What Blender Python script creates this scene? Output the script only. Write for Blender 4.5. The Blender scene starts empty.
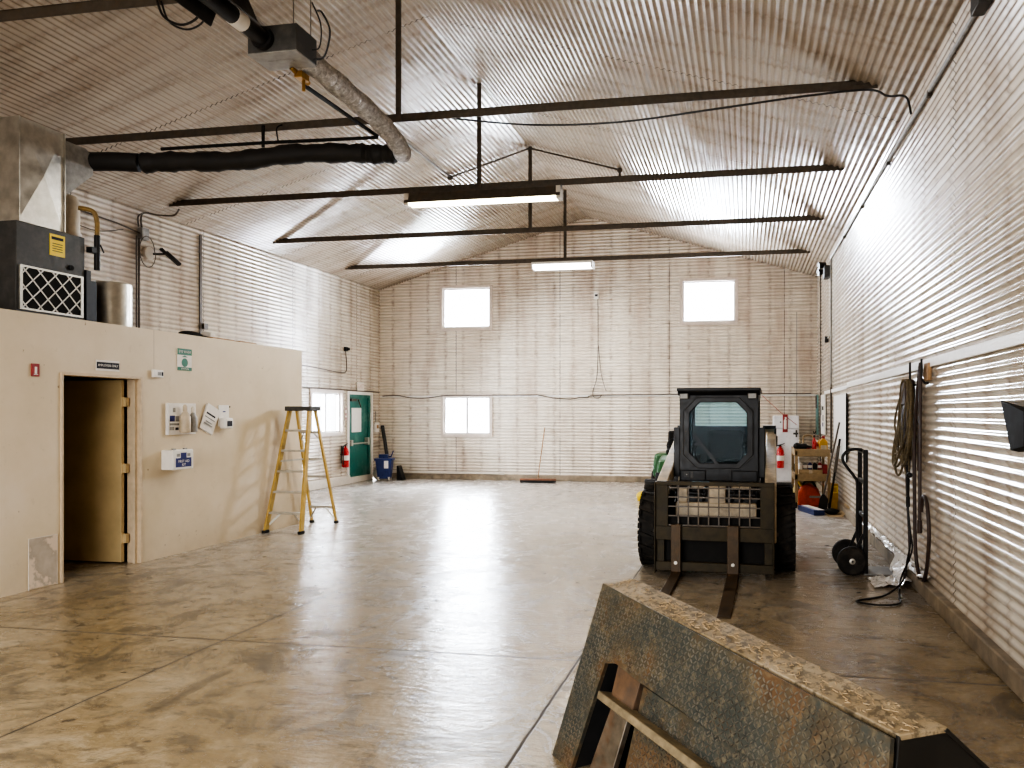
import bpy, bmesh, math, random
from mathutils import Vector, Matrix, Quaternion
random.seed(7)
PI = math.pi
SC = bpy.context.scene
COL = SC.collection

# ------------------------------------------------------------------ room dimensions (metres)
XL, XR, YB, YF = -9.2, 1.65, 18.5, -3.0        # left / right / back / front walls
XO = -6.58                                      # face of the office partition
RIDGE, EAVE, SLOPE = -3.775, 4.81, 0.30
def zc(x): return EAVE + (XR - x if x > RIDGE else x - XL) * SLOPE

# ------------------------------------------------------------------ mesh builder
class MB:
    def __init__(s): s.v = []; s.f = []; s.m = []; s.mi = 0
    def add(s, vs, fs):
        o = len(s.v); s.v += [tuple(v) for v in vs]
        for f in fs: s.f.append([o + i for i in f]); s.m.append(s.mi)
        return s
    def box(s, x0, x1, y0, y1, z0, z1):
        vs = [(x, y, z) for z in (z0, z1) for y in (y0, y1) for x in (x0, x1)]
        return s.add(vs, [(0,2,3,1),(4,5,7,6),(0,1,5,4),(2,6,7,3),(0,4,6,2),(1,3,7,5)])
    def obox(s, c, size, rot=(0,0,0)):
        R = Matrix.Rotation(rot[2],3,'Z') @ Matrix.Rotation(rot[1],3,'Y') @ Matrix.Rotation(rot[0],3,'X')
        hx, hy, hz = [k/2 for k in size]
        vs = [Vector(c) + R @ Vector((x,y,z)) for z in (-hz,hz) for y in (-hy,hy) for x in (-hx,hx)]
        return s.add(vs, [(0,2,3,1),(4,5,7,6),(0,1,5,4),(2,6,7,3),(0,4,6,2),(1,3,7,5)])
    def bar(s, p0, p1, w, h, up=(0,0,1)):
        p0, p1 = Vector(p0), Vector(p1); d = (p1-p0).normalized(); u = Vector(up)
        if abs(d.dot(u)) > .98: u = Vector((1,0,0))
        a = d.cross(u).normalized(); b = a.cross(d).normalized()
        vs = [p + a*i*w/2 + b*j*h/2 for p in (p0,p1) for i,j in ((-1,-1),(1,-1),(1,1),(-1,1))]
        return s.add(vs, [(3,2,1,0),(4,5,6,7),(0,1,5,4),(1,2,6,5),(2,3,7,6),(3,0,4,7)])
    def cyl(s, p0, p1, r0, r1=None, n=20, caps=True):
        r1 = r0 if r1 is None else r1
        p0, p1 = Vector(p0), Vector(p1); d = (p1-p0).normalized()
        a = d.orthogonal().normalized(); b = d.cross(a)
        vs = []
        for p, r in ((p0,r0),(p1,r1)):
            for i in range(n):
                t = 2*PI*i/n; vs.append(p + (a*math.cos(t)+b*math.sin(t))*r)
        fs = [(i,(i+1)%n,n+(i+1)%n,n+i) for i in range(n)]
        if caps: fs += [tuple(range(n-1,-1,-1)), tuple(range(n,2*n))]
        return s.add(vs, fs)
    def tube(s, pts, r, n=8, closed=False, radii=None):
        P = [Vector(p) for p in pts]; N = len(P)
        vs = []; prev = None
        for i in range(N):
            if closed: t = P[(i+1)%N]-P[i-1]
            else: t = P[min(i+1,N-1)]-P[max(i-1,0)]
            t = t.normalized() if t.length > 1e-9 else Vector((0,0,1))
            if prev is None: a = t.orthogonal().normalized()
            else:
                a = prev - t*prev.dot(t)
                a = a.normalized() if a.length > 1e-6 else t.orthogonal().normalized()
            prev = a; b = t.cross(a); rr = radii[i] if radii else r
            for k in range(n):
                q = 2*PI*k/n; vs.append(P[i] + (a*math.cos(q)+b*math.sin(q))*rr)
        fs = []
        for i in range(N if closed else N-1):
            j = (i+1)%N
            for k in range(n): fs.append((i*n+k, i*n+(k+1)%n, j*n+(k+1)%n, j*n+k))
        if not closed: fs += [tuple(range(n-1,-1,-1)), tuple(range((N-1)*n, N*n))]
        return s.add(vs, fs)
    def lathe(s, prof, base=(0,0,0), axis=(0,0,1), n=24):
        base = Vector(base); d = Vector(axis).normalized(); a = d.orthogonal().normalized(); b = d.cross(a)
        vs = []; K = len(prof)
        for r, h in prof:
            for i in range(n):
                t = 2*PI*i/n; vs.append(base + d*h + (a*math.cos(t)+b*math.sin(t))*max(r,1e-4))
        fs = [(j*n+i, j*n+(i+1)%n, (j+1)*n+(i+1)%n, (j+1)*n+i) for j in range(K-1) for i in range(n)]
        fs += [tuple(range(n-1,-1,-1)), tuple(range((K-1)*n, K*n))]
        return s.add(vs, fs)
    def prism(s, poly, plane, a, b):
        def P(u, v, w): return {'xy':(u,v,w), 'xz':(u,w,v), 'yz':(w,u,v)}[plane]
        n = len(poly)
        vs = [P(u,v,a) for u,v in poly] + [P(u,v,b) for u,v in poly]
        return s.add(vs, [tuple(range(n-1,-1,-1)), tuple(range(n,2*n))] + [(i,(i+1)%n,n+(i+1)%n,n+i) for i in range(n)])
    def ring(s, outer, inner, plane, a, b):
        def P(u, v, w): return {'xy':(u,v,w), 'xz':(u,w,v), 'yz':(w,u,v)}[plane]
        n = len(outer); vs = []
        for w in (a,b):
            vs += [P(u,v,w) for u,v in outer] + [P(u,v,w) for u,v in inner]
        fs = []
        for i in range(n):
            j = (i+1)%n
            fs += [(i,j,n+j,n+i), (2*n+i,3*n+i,3*n+j,2*n+j), (i,2*n+i,2*n+j,j), (n+i,n+j,3*n+j,3*n+i)]
        return s.add(vs, fs)
    def ball(s, c, r, sc=(1,1,1), n=16, k=10):
        prof = []
        c = Vector(c); vs = []; 
        for j in range(k+1):
            t = PI*j/k
            for i in range(n):
                q = 2*PI*i/n
                vs.append((c.x+r*sc[0]*math.sin(t)*math.cos(q), c.y+r*sc[1]*math.sin(t)*math.sin(q), c.z-r*sc[2]*math.cos(t)))
        return s.add(vs, [(j*n+i, j*n+(i+1)%n, (j+1)*n+(i+1)%n, (j+1)*n+i) for j in range(k) for i in range(n)])
    def build(s, name, mat, parent=None, bevel=0, smooth=True, recalc=True, merge=True):
        me = bpy.data.meshes.new(name); me.from_pydata(s.v, [], s.f); me.update()
        mats = mat if isinstance(mat, (list, tuple)) else [mat]
        for m in mats: me.materials.append(m)
        for p, k in zip(me.polygons, s.m): p.material_index = k
        if recalc:
            bm = bmesh.new(); bm.from_mesh(me)
            if merge: bmesh.ops.remove_doubles(bm, verts=bm.verts, dist=1e-5)
            bmesh.ops.recalc_face_normals(bm, faces=bm.faces); bm.to_mesh(me); bm.free()
        if smooth:
            me.shade_smooth(); me.set_sharp_from_angle(angle=math.radians(38))
        o = bpy.data.objects.new(name, me); COL.objects.link(o)
        if parent is not None: o.parent = parent
        if bevel:
            b = o.modifiers.new('edge', 'BEVEL'); b.width = bevel; b.segments = 2; b.limit_method = 'ANGLE'; b.angle_limit = math.radians(40)
        return o

def tag(o, label=None, cat=None, group=None, kind=None, loc=None, rotz=None):
    if label: o['label'] = label
    if cat: o['category'] = cat
    if group: o['group'] = group
    if kind: o['kind'] = kind
    if loc is not None: o.location = loc
    if rotz is not None: o.rotation_euler = (0,0,rotz)
    return o
def thing(name, label, cat, loc=(0,0,0), rotz=0, group=None):
    o = bpy.data.objects.new(name, None); COL.objects.link(o); o.empty_display_size = .1
    return tag(o, label, cat, group, None, loc, rotz)
def struct(o, label=None):
    o['kind'] = 'structure'
    if label: o['label'] = label
    return o
def text(name, body, size, mat, parent, loc, rot, align='CENTER', label=None, ext=0.0006):
    c = bpy.data.curves.new(name, 'FONT'); c.body = body; c.size = size; c.align_x = align; c.align_y = 'CENTER'; c.extrude = ext
    c.materials.append(mat)
    tmp = bpy.data.objects.new(name+'_curve', c); COL.objects.link(tmp)
    me = bpy.data.meshes.new_from_object(tmp.evaluated_get(bpy.context.evaluated_depsgraph_get())); bpy.data.objects.remove(tmp)
    if not me.materials: me.materials.append(mat)
    o = bpy.data.objects.new(name, me); COL.objects.link(o); o.parent = parent; o.location = loc; o.rotation_euler = rot
    if label: o['label'] = label
    return o
RX = (PI/2, 0, PI/2)       # lettering that faces +X
RXM = (PI/2, 0, -PI/2)     # lettering that faces -X
RYM = (PI/2, 0, 0)         # lettering that faces -Y

def curve(pts, sub=6):
    P = [Vector(p) for p in pts]; out = []
    for i in range(len(P)-1):
        p0 = P[max(i-1,0)]; p1 = P[i]; p2 = P[i+1]; p3 = P[min(i+2,len(P)-1)]
        for k in range(sub):
            t = k/sub
            out.append(.5*((2*p1)+(p2-p0)*t+(2*p0-5*p1+4*p2-p3)*t*t+(3*p1-p0-3*p2+p3)*t**3))
    out.append(P[-1]); return out

# ------------------------------------------------------------------ materials
class NT:
    def __init__(s, name):
        s.mat = bpy.data.materials.new(name); s.mat.use_nodes = True
        s.t = s.mat.node_tree; s.n = s.t.nodes; s.n.clear()
        s.out = s.n.new('ShaderNodeOutputMaterial'); s.b = s.n.new('ShaderNodeBsdfPrincipled')
        s.t.links.new(s.b.outputs[0], s.out.inputs[0]); s._pos = None
    def put(s, sock, v):
        if v is None: return
        if hasattr(v, 'is_output'): s.t.links.new(v, sock)
        elif isinstance(v, (tuple, list)) and len(v) == 3 and sock.type == 'RGBA': sock.default_value = (*v, 1)
        else: sock.default_value = v
    def pos(s, obj=False):
        if obj:
            return s.n.new('ShaderNodeTexCoord').outputs['Object']
        if s._pos is None: s._pos = s.n.new('ShaderNodeNewGeometry').outputs['Position']
        return s._pos
    def xyz(s, v):
        k = s.n.new('ShaderNodeSeparateXYZ'); s.put(k.inputs[0], v); return k.outputs
    def m(s, op, a, b=None, c=None):
        k = s.n.new('ShaderNodeMath'); k.operation = op
        s.put(k.inputs[0], a); s.put(k.inputs[1], b); s.put(k.inputs[2], c); return k.outputs[0]
    def scale(s, v, sc):
        k = s.n.new('ShaderNodeVectorMath'); k.operation = 'MULTIPLY'; s.put(k.inputs[0], v); k.inputs[1].default_value = sc; return k.outputs[0]
    def noise(s, v, scale=5, detail=4, rough=.55, dist=0):
        k = s.n.new('ShaderNodeTexNoise'); s.put(k.inputs['Vector'], v); k.inputs['Scale'].default_value = scale
        k.inputs['Detail'].default_value = detail; k.inputs['Roughness'].default_value = rough; k.inputs['Distortion'].default_value = dist
        return k.outputs[0]
    def ramp(s, f, stops):
        k = s.n.new('ShaderNodeValToRGB'); s.put(k.inputs[0], f); e = k.color_ramp.elements
        while len(e) > 1: e.remove(e[-1])
        e[0].position = stops[0][0]; e[0].color = (*stops[0][1], 1) if isinstance(stops[0][1], tuple) else (stops[0][1],)*3+(1,)
        for p, c in stops[1:]:
            q = e.new(p); q.color = (*c, 1) if isinstance(c, tuple) else (c,c,c,1)
        return k.outputs[0]
    def mix(s, f, a, b, mode='MIX'):
        k = s.n.new('ShaderNodeMix'); k.data_type = 'RGBA'; k.blend_type = mode
        s.put(k.inputs[0], f); s.put(k.inputs[6], a); s.put(k.inputs[7], b); return k.outputs[2]
    def mrange(s, v, a, b, c=0., d=1.):
        k = s.n.new('ShaderNodeMapRange'); s.put(k.inputs[0], v)
        for i, x in zip((1,2,3,4), (a,b,c,d)): k.inputs[i].default_value = x
        return k.outputs[0]
    def line(s, coord, period, offset, half, soft):
        """1 on thin lines at offset + k*period, 0 elsewhere"""
        t = s.m('ADD', s.m('SUBTRACT', coord, offset), period*1000.5)
        t = s.m('ABSOLUTE', s.m('SUBTRACT', s.m('MODULO', t, period), period/2))
        return s.mrange(t, half, half+soft, 1., 0.)
    def bump(s, h, strength=.3, dist=.01):
        k = s.n.new('ShaderNodeBump'); s.put(k.inputs['Height'], h); k.inputs['Strength'].default_value = strength; k.inputs['Distance'].default_value = dist
        s.t.links.new(k.outputs[0], s.b.inputs['Normal'])
    def set(s, color=None, rough=None, metal=None, spec=None, coat=None):
        for n, v in (('Base Color',color),('Roughness',rough),('Metallic',metal),('Specular IOR Level',spec),('Coat Weight',coat)):
            if v is not None: s.put(s.b.inputs[n], v)
        return s.mat

def dull(name, col, rough=.55, metal=0., var=.25, scale=14, dirt=None, dirt_amt=.5, bump=0., coat=0., spec=.5):
    """painted / plastic / metal surface with uneven tone and optional grime"""
    k = NT(name); p = k.pos(True)
    n = k.noise(p, scale, 5)
    dark = tuple(c*(1-var) for c in col); lite = tuple(min(1,c*(1+var)) for c in col)
    c = k.ramp(n, [(.3,dark),(.7,lite)])
    if dirt:
        f = k.mrange(k.noise(p, scale*.45, 6, .7), .48, .66, 0., dirt_amt)
        c = k.mix(f, c, dirt)
    k.set(c, k.mrange(n, .3, .7, max(.05,rough-.1), min(1,rough+.1)), metal, spec, coat)
    if bump: k.bump(k.noise(p, scale*4, 4), bump, .004)
    return k.mat
def emit(name, col, strength):
    k = NT(name); k.b.inputs['Emission Color'].default_value = (*col,1); k.b.inputs['Emission Strength'].default_value = strength
    return k.set(col, .5)
def glass(name, tint=(1,1,1), refl=.08, fres=.8):
    k = NT(name); k.n.remove(k.b)
    t = k.n.new('ShaderNodeBsdfTransparent'); t.inputs[0].default_value = (*tint,1)
    g = k.n.new('ShaderNodeBsdfGlossy'); g.inputs['Roughness'].default_value = .02
    f = k.n.new('ShaderNodeFresnel'); f.inputs[0].default_value = 1.45
    smudge = k.noise(k.pos(True), 6, 4)
    fac = k.m('MULTIPLY_ADD', f.outputs[0], fres, k.m('MULTIPLY', smudge, refl))
    mx = k.n.new('ShaderNodeMixShader'); k.put(mx.inputs[0], fac)
    k.t.links.new(t.outputs[0], mx.inputs[1]); k.t.links.new(g.outputs[0], mx.inputs[2]); k.t.links.new(mx.outputs[0], k.out.inputs[0])
    return k.mat

PITCH = .076
def corrugated(name, along, rib, base, stain, lap_off, dirty, gloss=.3):
    k = NT(name); P = k.pos(); X = k.xyz(P); a = X['XYZ'.index(along)]
    if rib == 'S':   # roof: ribs counted along the slope
        r = k.m('MULTIPLY', k.m('ABSOLUTE', k.m('SUBTRACT', X[0], RIDGE)), math.sqrt(1+SLOPE**2))
    else: r = k.m('SUBTRACT', X[2], .14)
    sc = (1.6,1.6,.35) if rib != 'S' else (.5,1.6,.5)
    big = k.noise(k.scale(P, sc), 1.3, 5, .6)
    col = k.ramp(big, [(.28,stain),(.5,base),(.72,tuple(min(1,c*1.08) for c in base))])
    fs = {'X':(.25,1,3), 'Y':(1,.25,3)}[along] if rib != 'S' else (3,.25,3)
    fine = k.noise(k.scale(P, fs), 4.0, 6, .7)
    col = k.mix(k.mrange(fine, .5, .75, 0, .35*dirty), col, (.30,.24,.18))
    # the studs behind the sheet show as mottled rows of fixings and rust marks
    stud = k.line(a, .47, .1, .012, .055)
    mott = k.mrange(k.noise(P, 9, 4, .7), .42, .66, .12, 1.)
    col = k.mix(k.m('MULTIPLY', k.m('MULTIPLY', stud, mott), .55*dirty), col, (.23,.16,.11))
    wide = k.line(a, 1.41, .35, .10, .35)
    col = k.mix(k.m('MULTIPLY', k.m('MULTIPLY', wide, big), .30*dirty), col, (.46,.34,.26))
    # dark rib lines: grime, with the groove shading put into the colour too
    gro = k.line(r, PITCH, 0., .004, .014)
    col = k.mix(k.m('MULTIPLY', gro, k.mrange(fine, .3, .7, .2, .6)), col, (.25,.19,.14))
    lap = k.line(a, 2.68, lap_off, .004, .006)
    brk = k.mrange(k.noise(P, 3.5, 3), .36, .5, .15, 1.)
    col = k.mix(k.m('MULTIPLY', lap, brk), col, (.05,.04,.035))
    k.set(col, k.mrange(fine, .35, .8, gloss-.06, gloss+.16), .0, .6)
    k.bump(k.noise(k.scale(P, fs), 9, 3), .05, .01)
    return k.mat
M = {}
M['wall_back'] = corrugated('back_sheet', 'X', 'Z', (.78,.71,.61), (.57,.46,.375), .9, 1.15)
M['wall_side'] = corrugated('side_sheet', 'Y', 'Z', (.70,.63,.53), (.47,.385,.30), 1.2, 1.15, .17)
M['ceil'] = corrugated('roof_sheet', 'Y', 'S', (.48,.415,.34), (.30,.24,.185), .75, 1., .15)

def floor_mat():
    k = NT('concrete_floor'); P = k.pos(); X = k.xyz(P)
    big = k.noise(P, .45, 6, .62, .6)
    mid = k.noise(k.scale(P, (1.15,1,1)), 1.7, 9, .74, .9)
    swirl = k.noise(k.scale(P, (1.0,1.5,1)), 4.6, 8, .74, .4)
    fine = k.noise(P, 30, 5, .7)
    col = k.ramp(big, [(.28,(.225,.162,.08)),(.48,(.31,.235,.135)),(.68,(.40,.325,.215))])
    col = k.mix(k.mrange(mid, .34, .47, .8, 0), col, (.45,.375,.26))
    col = k.mix(k.mrange(mid, .50, .62, 0, .8), col, (.085,.067,.043))
    col = k.mix(k.mrange(swirl, .52, .62, 0, .7), col, (.10,.08,.053))
    col = k.mix(k.mrange(fine, .45, .75, 0, .4), col, (.11,.085,.055))
    far = k.mrange(X[1], 5.5, 12.0, 0, .72)  # paler with distance: window glare on the floor put into the colour
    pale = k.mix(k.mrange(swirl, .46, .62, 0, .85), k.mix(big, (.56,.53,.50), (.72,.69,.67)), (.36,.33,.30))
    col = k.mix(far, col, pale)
    spots = k.mrange(k.noise(P, 6.5, 2, .4), .71, .75, 0, .75)
    col = k.mix(spots, col, (.05,.04,.03))
    wob = k.m('MULTIPLY', k.m('SUBTRACT', k.noise(P, 3, 4), .5), .02)
    j = None
    for ax, vals in ((0,(-3.75,-1.10,-6.4)), (1,(5.08,8.45,11.8,15.15,1.7))):
        c = k.m('ADD', X[ax], wob)
        for v in vals:
            l = k.mrange(k.m('ABSOLUTE', k.m('SUBTRACT', c, v)), .005, .013, 1., 0.)
            j = l if j is None else k.m('MAXIMUM', j, l)
    col = k.mix(k.m('MULTIPLY', j, .9), col, (.05,.038,.024))
    r = k.mrange(mid, .35, .65, .09, .30)
    r = k.m('ADD', k.m('ADD', r, k.m('MULTIPLY', fine, .10)), k.m('MULTIPLY', j, .5))
    k.set(col, r, 0., .6)
    h = k.m('ADD', k.m('MULTIPLY', k.noise(k.scale(P,(1,2.2,1)), 5, 6, .62), .8), k.m('MULTIPLY', j, -.1))
    k.bump(h, .50, .02)
    return k.mat
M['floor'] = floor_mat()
def office_mat():
    k = NT('office_panel_paint'); P = k.pos(); X = k.xyz(P)
    n = k.noise(P, 1.1, 5, .6); f = k.noise(P, 9, 6, .7)
    col = k.ramp(n, [(.3,(.60,.495,.34)),(.55,(.66,.555,.405)),(.75,(.70,.61,.49))])
    col = k.mix(k.mrange(f, .60, .74, 0, .5), col, (.50,.40,.27))
    col = k.mix(k.mrange(k.noise(P, 13, 3, .5), .73, .77, 0, .7), col, (.22,.14,.08))
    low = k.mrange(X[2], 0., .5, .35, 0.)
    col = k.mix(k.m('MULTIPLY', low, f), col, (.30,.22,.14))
    seam = k.m('MULTIPLY', k.line(X[1], 40, 7.72, .002, .003), k.mrange(X[2], 2.1, 2.2, 0, .8))
    col = k.mix(seam, col, (.3,.22,.15))
    k.set(col, .55); k.bump(k.noise(P, 30, 3), .05, .01); return k.mat
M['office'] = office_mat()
def patch_mat():
    k = NT('bare_plaster_patch'); P = k.pos(); n = k.noise(P, 4, 5, .6)
    k.set(k.ramp(n, [(.42,(.66,.54,.42)),(.47,(.40,.34,.27)),(.7,(.50,.43,.35))]), .8); return k.mat
M['patch'] = patch_mat()
M['concrete'] = dull('curb_concrete', (.27,.215,.15), .85, var=.35, scale=6, dirt=(.12,.095,.065), bump=.5)
M['steel'] = dull('dark_steel', (.10,.083,.065), .5, .35, dirt=(.12,.08,.05))
M['black'] = dull('black_paint', (.018,.017,.017), .42, var=.35, spec=.3)
M['blackm'] = dull('black_matt', (.02,.019,.018), .8, spec=.2)
M['rubber'] = dull('rubber', (.024,.022,.020), .8, spec=.25, var=.4, dirt=(.09,.075,.06), bump=.3)
M['tan'] = dull('tan_paint', (.58,.48,.34), .5, dirt=(.20,.15,.10), dirt_amt=.6, scale=9)
M['galv'] = dull('galvanised', (.52,.49,.43), .38, .8, var=.22, scale=7, dirt=(.30,.26,.2), dirt_amt=.35)
M['grey'] = dull('grey_enamel', (.060,.058,.054), .55, .1, dirt=(.12,.11,.1))
M['greyl'] = dull('grey_light', (.30,.29,.27), .5, .2)
M['white'] = dull('white_paint', (.78,.75,.70), .45, var=.06)
M['fridge'] = dull('white_enamel', (.80,.81,.84), .35, var=.04)
M['offwhite'] = dull('off_white_plastic', (.66,.60,.52), .5, var=.08)
M['paper'] = dull('paper', (.80,.76,.71), .8, var=.05)
M['ink'] = dull('ink', (.02,.02,.03), .7)
M['navy'] = dull('navy_print', (.015,.02,.14), .5)
M['greenp'] = dull('green_print', (.015,.15,.085), .5)
M['redp'] = dull('red_print', (.30,.03,.03), .5)
M['red'] = dull('red_enamel', (.50,.018,.02), .28, var=.12, coat=.3)
M['redcan'] = dull('red_plastic', (.62,.075,.025), .4, var=.2)
M['yellow'] = dull('yellow_fibreglass', (.50,.33,.08), .42, var=.2, dirt=(.25,.17,.06), scale=8)
M['yel'] = dull('yellow_label', (.85,.62,.03), .5, var=.06)
M['alu'] = dull('aluminium', (.50,.47,.41), .42, .6, var=.15)
M['tealdoor'] = dull('green_door_paint', (.012,.135,.105), .4, var=.2, scale=5, dirt=(.25,.34,.30), dirt_amt=.4)
M['doortan'] = dull('tan_door', (.56,.42,.22), .5, var=.1, scale=4)
M['doorframe'] = dull('door_frame_paint', (.58,.46,.32), .5, var=.1)
M['blue'] = dull('blue_plastic', (.012,.030,.14), .35, var=.2)
M['jd'] = dull('mower_green', (.02,.105,.03), .35, var=.2)
M['wood'] = dull('worn_wood', (.36,.22,.11), .7, var=.3, scale=10)
M['brown'] = dull('brown_block', (.22,.10,.055), .8, var=.3)
M['card'] = dull('cardboard', (.42,.31,.18), .85, var=.15)
M['cart'] = dull('tan_cart_plastic', (.33,.235,.125), .5, var=.18)
M['hose'] = dull('hose_rubber', (.052,.032,.026), .5, var=.3)
M['rope'] = dull('old_rope', (.15,.115,.065), .85, var=.4, scale=40)
M['brass'] = dull('brass', (.34,.19,.05), .35, .85, var=.2)
M['copper'] = dull('insulated_pipe', (.30,.19,.06), .5, .1)
M['canister'] = dull('cream_canister', (.54,.45,.33), .5, var=.12)
M['teal'] = dull('teal_panel', (.16,.31,.30), .5, var=.2)
M['sheet'] = dull('plastic_sheet', (.78,.76,.73), .25, var=.08)
M['orange'] = dull('ochre_jug', (.52,.30,.035), .4, var=.15)
M['rust'] = dull('rusty_plate', (.13,.075,.040), .75, .1, var=.5, scale=10, dirt=(.07,.06,.05), bump=.4)
M['window_trim'] = dull('window_trim', (.62,.53,.46), .5, var=.1)
M['vinyl'] = dull('white_vinyl', (.72,.70,.68), .4, var=.05)
M['glass'] = glass('window_glass', (1,1,1), .02)
M['cabglass'] = glass('tinted_cab_glass', (.80,.91,.95), .001, .07)
M['bottle'] = glass('bottle_plastic', (.72,.62,.36), .3)
M['acrylic'] = glass('clear_acrylic', (.95,.95,.93), .3)
M['tube_warm'] = emit('warm_tube', (1.,.93,.66), 6.0)
M['tube_white'] = emit('white_diffuser', (1.,.99,.95), 6.0)
def foil():
    k = NT('foil_flex_duct'); p = k.pos(True); n = k.noise(p, 25, 6, .7)
    k.set(k.ramp(n, [(.3,(.25,.25,.26)),(.55,(.60,.60,.62)),(.7,(.92,.92,.94))]), .3, .85); k.bump(n, .7, .02); return k.mat
M['foil'] = foil()
def bucket_mat(name, dusty):
    k = NT(name); p = k.pos(True); n = k.noise(p, 2.6, 6, .7, .5); f = k.noise(p, 30, 5, .7)
    if dusty:
        c = k.ramp(n, [(.3,(.16,.115,.06)),(.5,(.32,.245,.145)),(.7,(.45,.37,.255))])
        c = k.mix(k.mrange(f, .47, .58, 0, .85), c, (.10,.075,.042))
    else:
        c = k.ramp(n, [(.25,(.042,.050,.048)),(.44,(.060,.066,.058)),(.52,(.088,.074,.05)),(.60,(.135,.078,.04)),(.70,(.07,.066,.056))])
        c = k.mix(k.mrange(f, .5, .68, 0, .65), c, (.24,.195,.125)); c = k.mix(k.mrange(k.noise(p,14,4,.7), .55, .7, 0, .6), c, (.028,.027,.024))
    k.set(c, .6 if dusty else .42, 0. if dusty else .3); k.bump(f, .5 if dusty else .25, .006); return k.mat
M['plate'] = bucket_mat('worn_checker_steel', False)
M['tread'] = dull('worn_tread', (.16,.15,.125), .36, .5, var=.6, scale=5, dirt=(.19,.11,.05), dirt_amt=.6)
M['dusty'] = bucket_mat('dusty_straw_steel', True)
M['darkplate'] = dull('dark_end_plate', (.022,.02,.017), .6, .3)
M['duct'] = dull('black_duct_wrap', (.018,.016,.014), .7, var=.4, bump=.6)

# ------------------------------------------------------------------ corrugated shell
AMP = .0105
def prof(d): return AMP*math.cos(2*PI*d/PITCH)
def levels(d0, d1, per=8):
    n0 = math.ceil(d0/PITCH*per); out = [d0]
    while n0*PITCH/per < d1-1e-6:
        if n0*PITCH/per > d0+1e-6: out.append(n0*PITCH/per)
        n0 += 1
    out.append(d1); return out
def sheet(name, mat, rows, pt, cuts, holes, lim):
    """rows: rib coordinate levels; pt(a, r)->xyz; holes: (a0,a1,r0,r1); lim(r)->(a_min,a_max)"""
    edge = sorted(set(e for h in holes for e in (h[2],h[3])))
    rows = [r for r in rows if all(abs(r-e) > 1e-4 for e in edge)] + [e for e in edge if rows[0] < e < rows[-1]]
    rows.sort()
    cuts = sorted(set(list(cuts) + [e for h in holes for e in (h[0],h[1])]))
    mb = MB(); idx = {}
    def vid(a, r):
        key = (round(a,5), round(r,5))
        if key not in idx: idx[key] = len(mb.v); mb.v.append(pt(a, r))
        return idx[key]
    for r0, r1 in zip(rows, rows[1:]):
        l0, h0 = lim(r0); l1, h1 = lim(r1)
        lo = [l0]+[c for c in cuts if l0+1e-4 < c < h0-1e-4]+[h0]
        hi_ok = lambda c: min(max(c,l1),h1)
        for a0, a1 in zip(lo, lo[1:]):
            b0 = l1 if a0 == l0 else hi_ok(a0); b1 = h1 if a1 == h0 else hi_ok(a1)
            am, rm = (a0+a1)/2, (r0+r1)/2
            if any(h[0] < am < h[1] and h[2] < rm < h[3] for h in holes): continue
            q = []
            for i in (vid(a0,r0), vid(a1,r0), vid(b1,r1), vid(b0,r1)):
                if i not in q: q.append(i)
            if len(q) >= 3: mb.f.append(q); mb.m.append(0)
    o = mb.build(name, mat, recalc=False)
    return struct(o)
CURB = .14
W_UL = (-7.49,-6.255,3.80,4.785); W_UR = (-1.455,-.23,3.825,4.785); W_LL = (-7.465,-6.255,1.137,2.06)
W_LF = (15.30,16.56,1.22,2.11); D_G = (16.87,17.95,.06,2.10)
zr = zc(RIDGE)
sheet('wall_back', M['wall_back'], levels(CURB, zr-.001), lambda a, r: (a, YB-prof(r-CURB)-AMP, r), [], [W_UL,W_UR,W_LL],
      lambda r: (XL,XR) if r <= EAVE else (XL+(r-EAVE)/SLOPE, XR-(r-EAVE)/SLOPE))
cy = [YF+i*2.15 for i in range(1,10)]
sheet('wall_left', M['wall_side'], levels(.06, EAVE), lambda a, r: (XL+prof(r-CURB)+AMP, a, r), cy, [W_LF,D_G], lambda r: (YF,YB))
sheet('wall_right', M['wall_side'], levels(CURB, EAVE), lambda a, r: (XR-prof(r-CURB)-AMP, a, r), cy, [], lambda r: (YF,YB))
# roof: two slopes in one ceiling
K = math.sqrt(1+SLOPE**2); SL = (XR-RIDGE)*K
mb = MB()
for sg in (-1,1):
    rows = levels(0, SL); o0 = len(mb.v)
    for r in rows:
        w = prof(r)+AMP; nx, nz = -sg*SLOPE/K, -1/K
        x = RIDGE+sg*r/K; z = zr-r*SLOPE/K
        for y in [YF]+cy+[YB]: mb.v.append((x+nx*w, y, z+nz*w))
    n = len(cy)+2
    for i in range(len(rows)-1):
        for j in range(n-1):
            mb.f.append([o0+i*n+j, o0+i*n+j+1, o0+(i+1)*n+j+1, o0+(i+1)*n+j]); mb.m.append(0)
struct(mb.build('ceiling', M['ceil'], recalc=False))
# front wall behind the camera; unseen wide opening added and sized for fill light
mb = MB(); mb.box(XL,-6.0,YF-.1,YF,0,EAVE); mb.box(-.8,XR,YF-.1,YF,0,EAVE); mb.box(-6.0,-.8,YF-.1,YF,3.6,EAVE)
mb.prism([(XL,EAVE),(XR,EAVE),(RIDGE,zr)], 'xz', YF-.1, YF)
struct(mb.build('wall_front', M['white'], smooth=False))
mb = MB(); mb.box(XL-.3,XR+.3,YF-6,YB+.3,-.2,0); struct(mb.build('floor', M['floor'], smooth=False))
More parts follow.
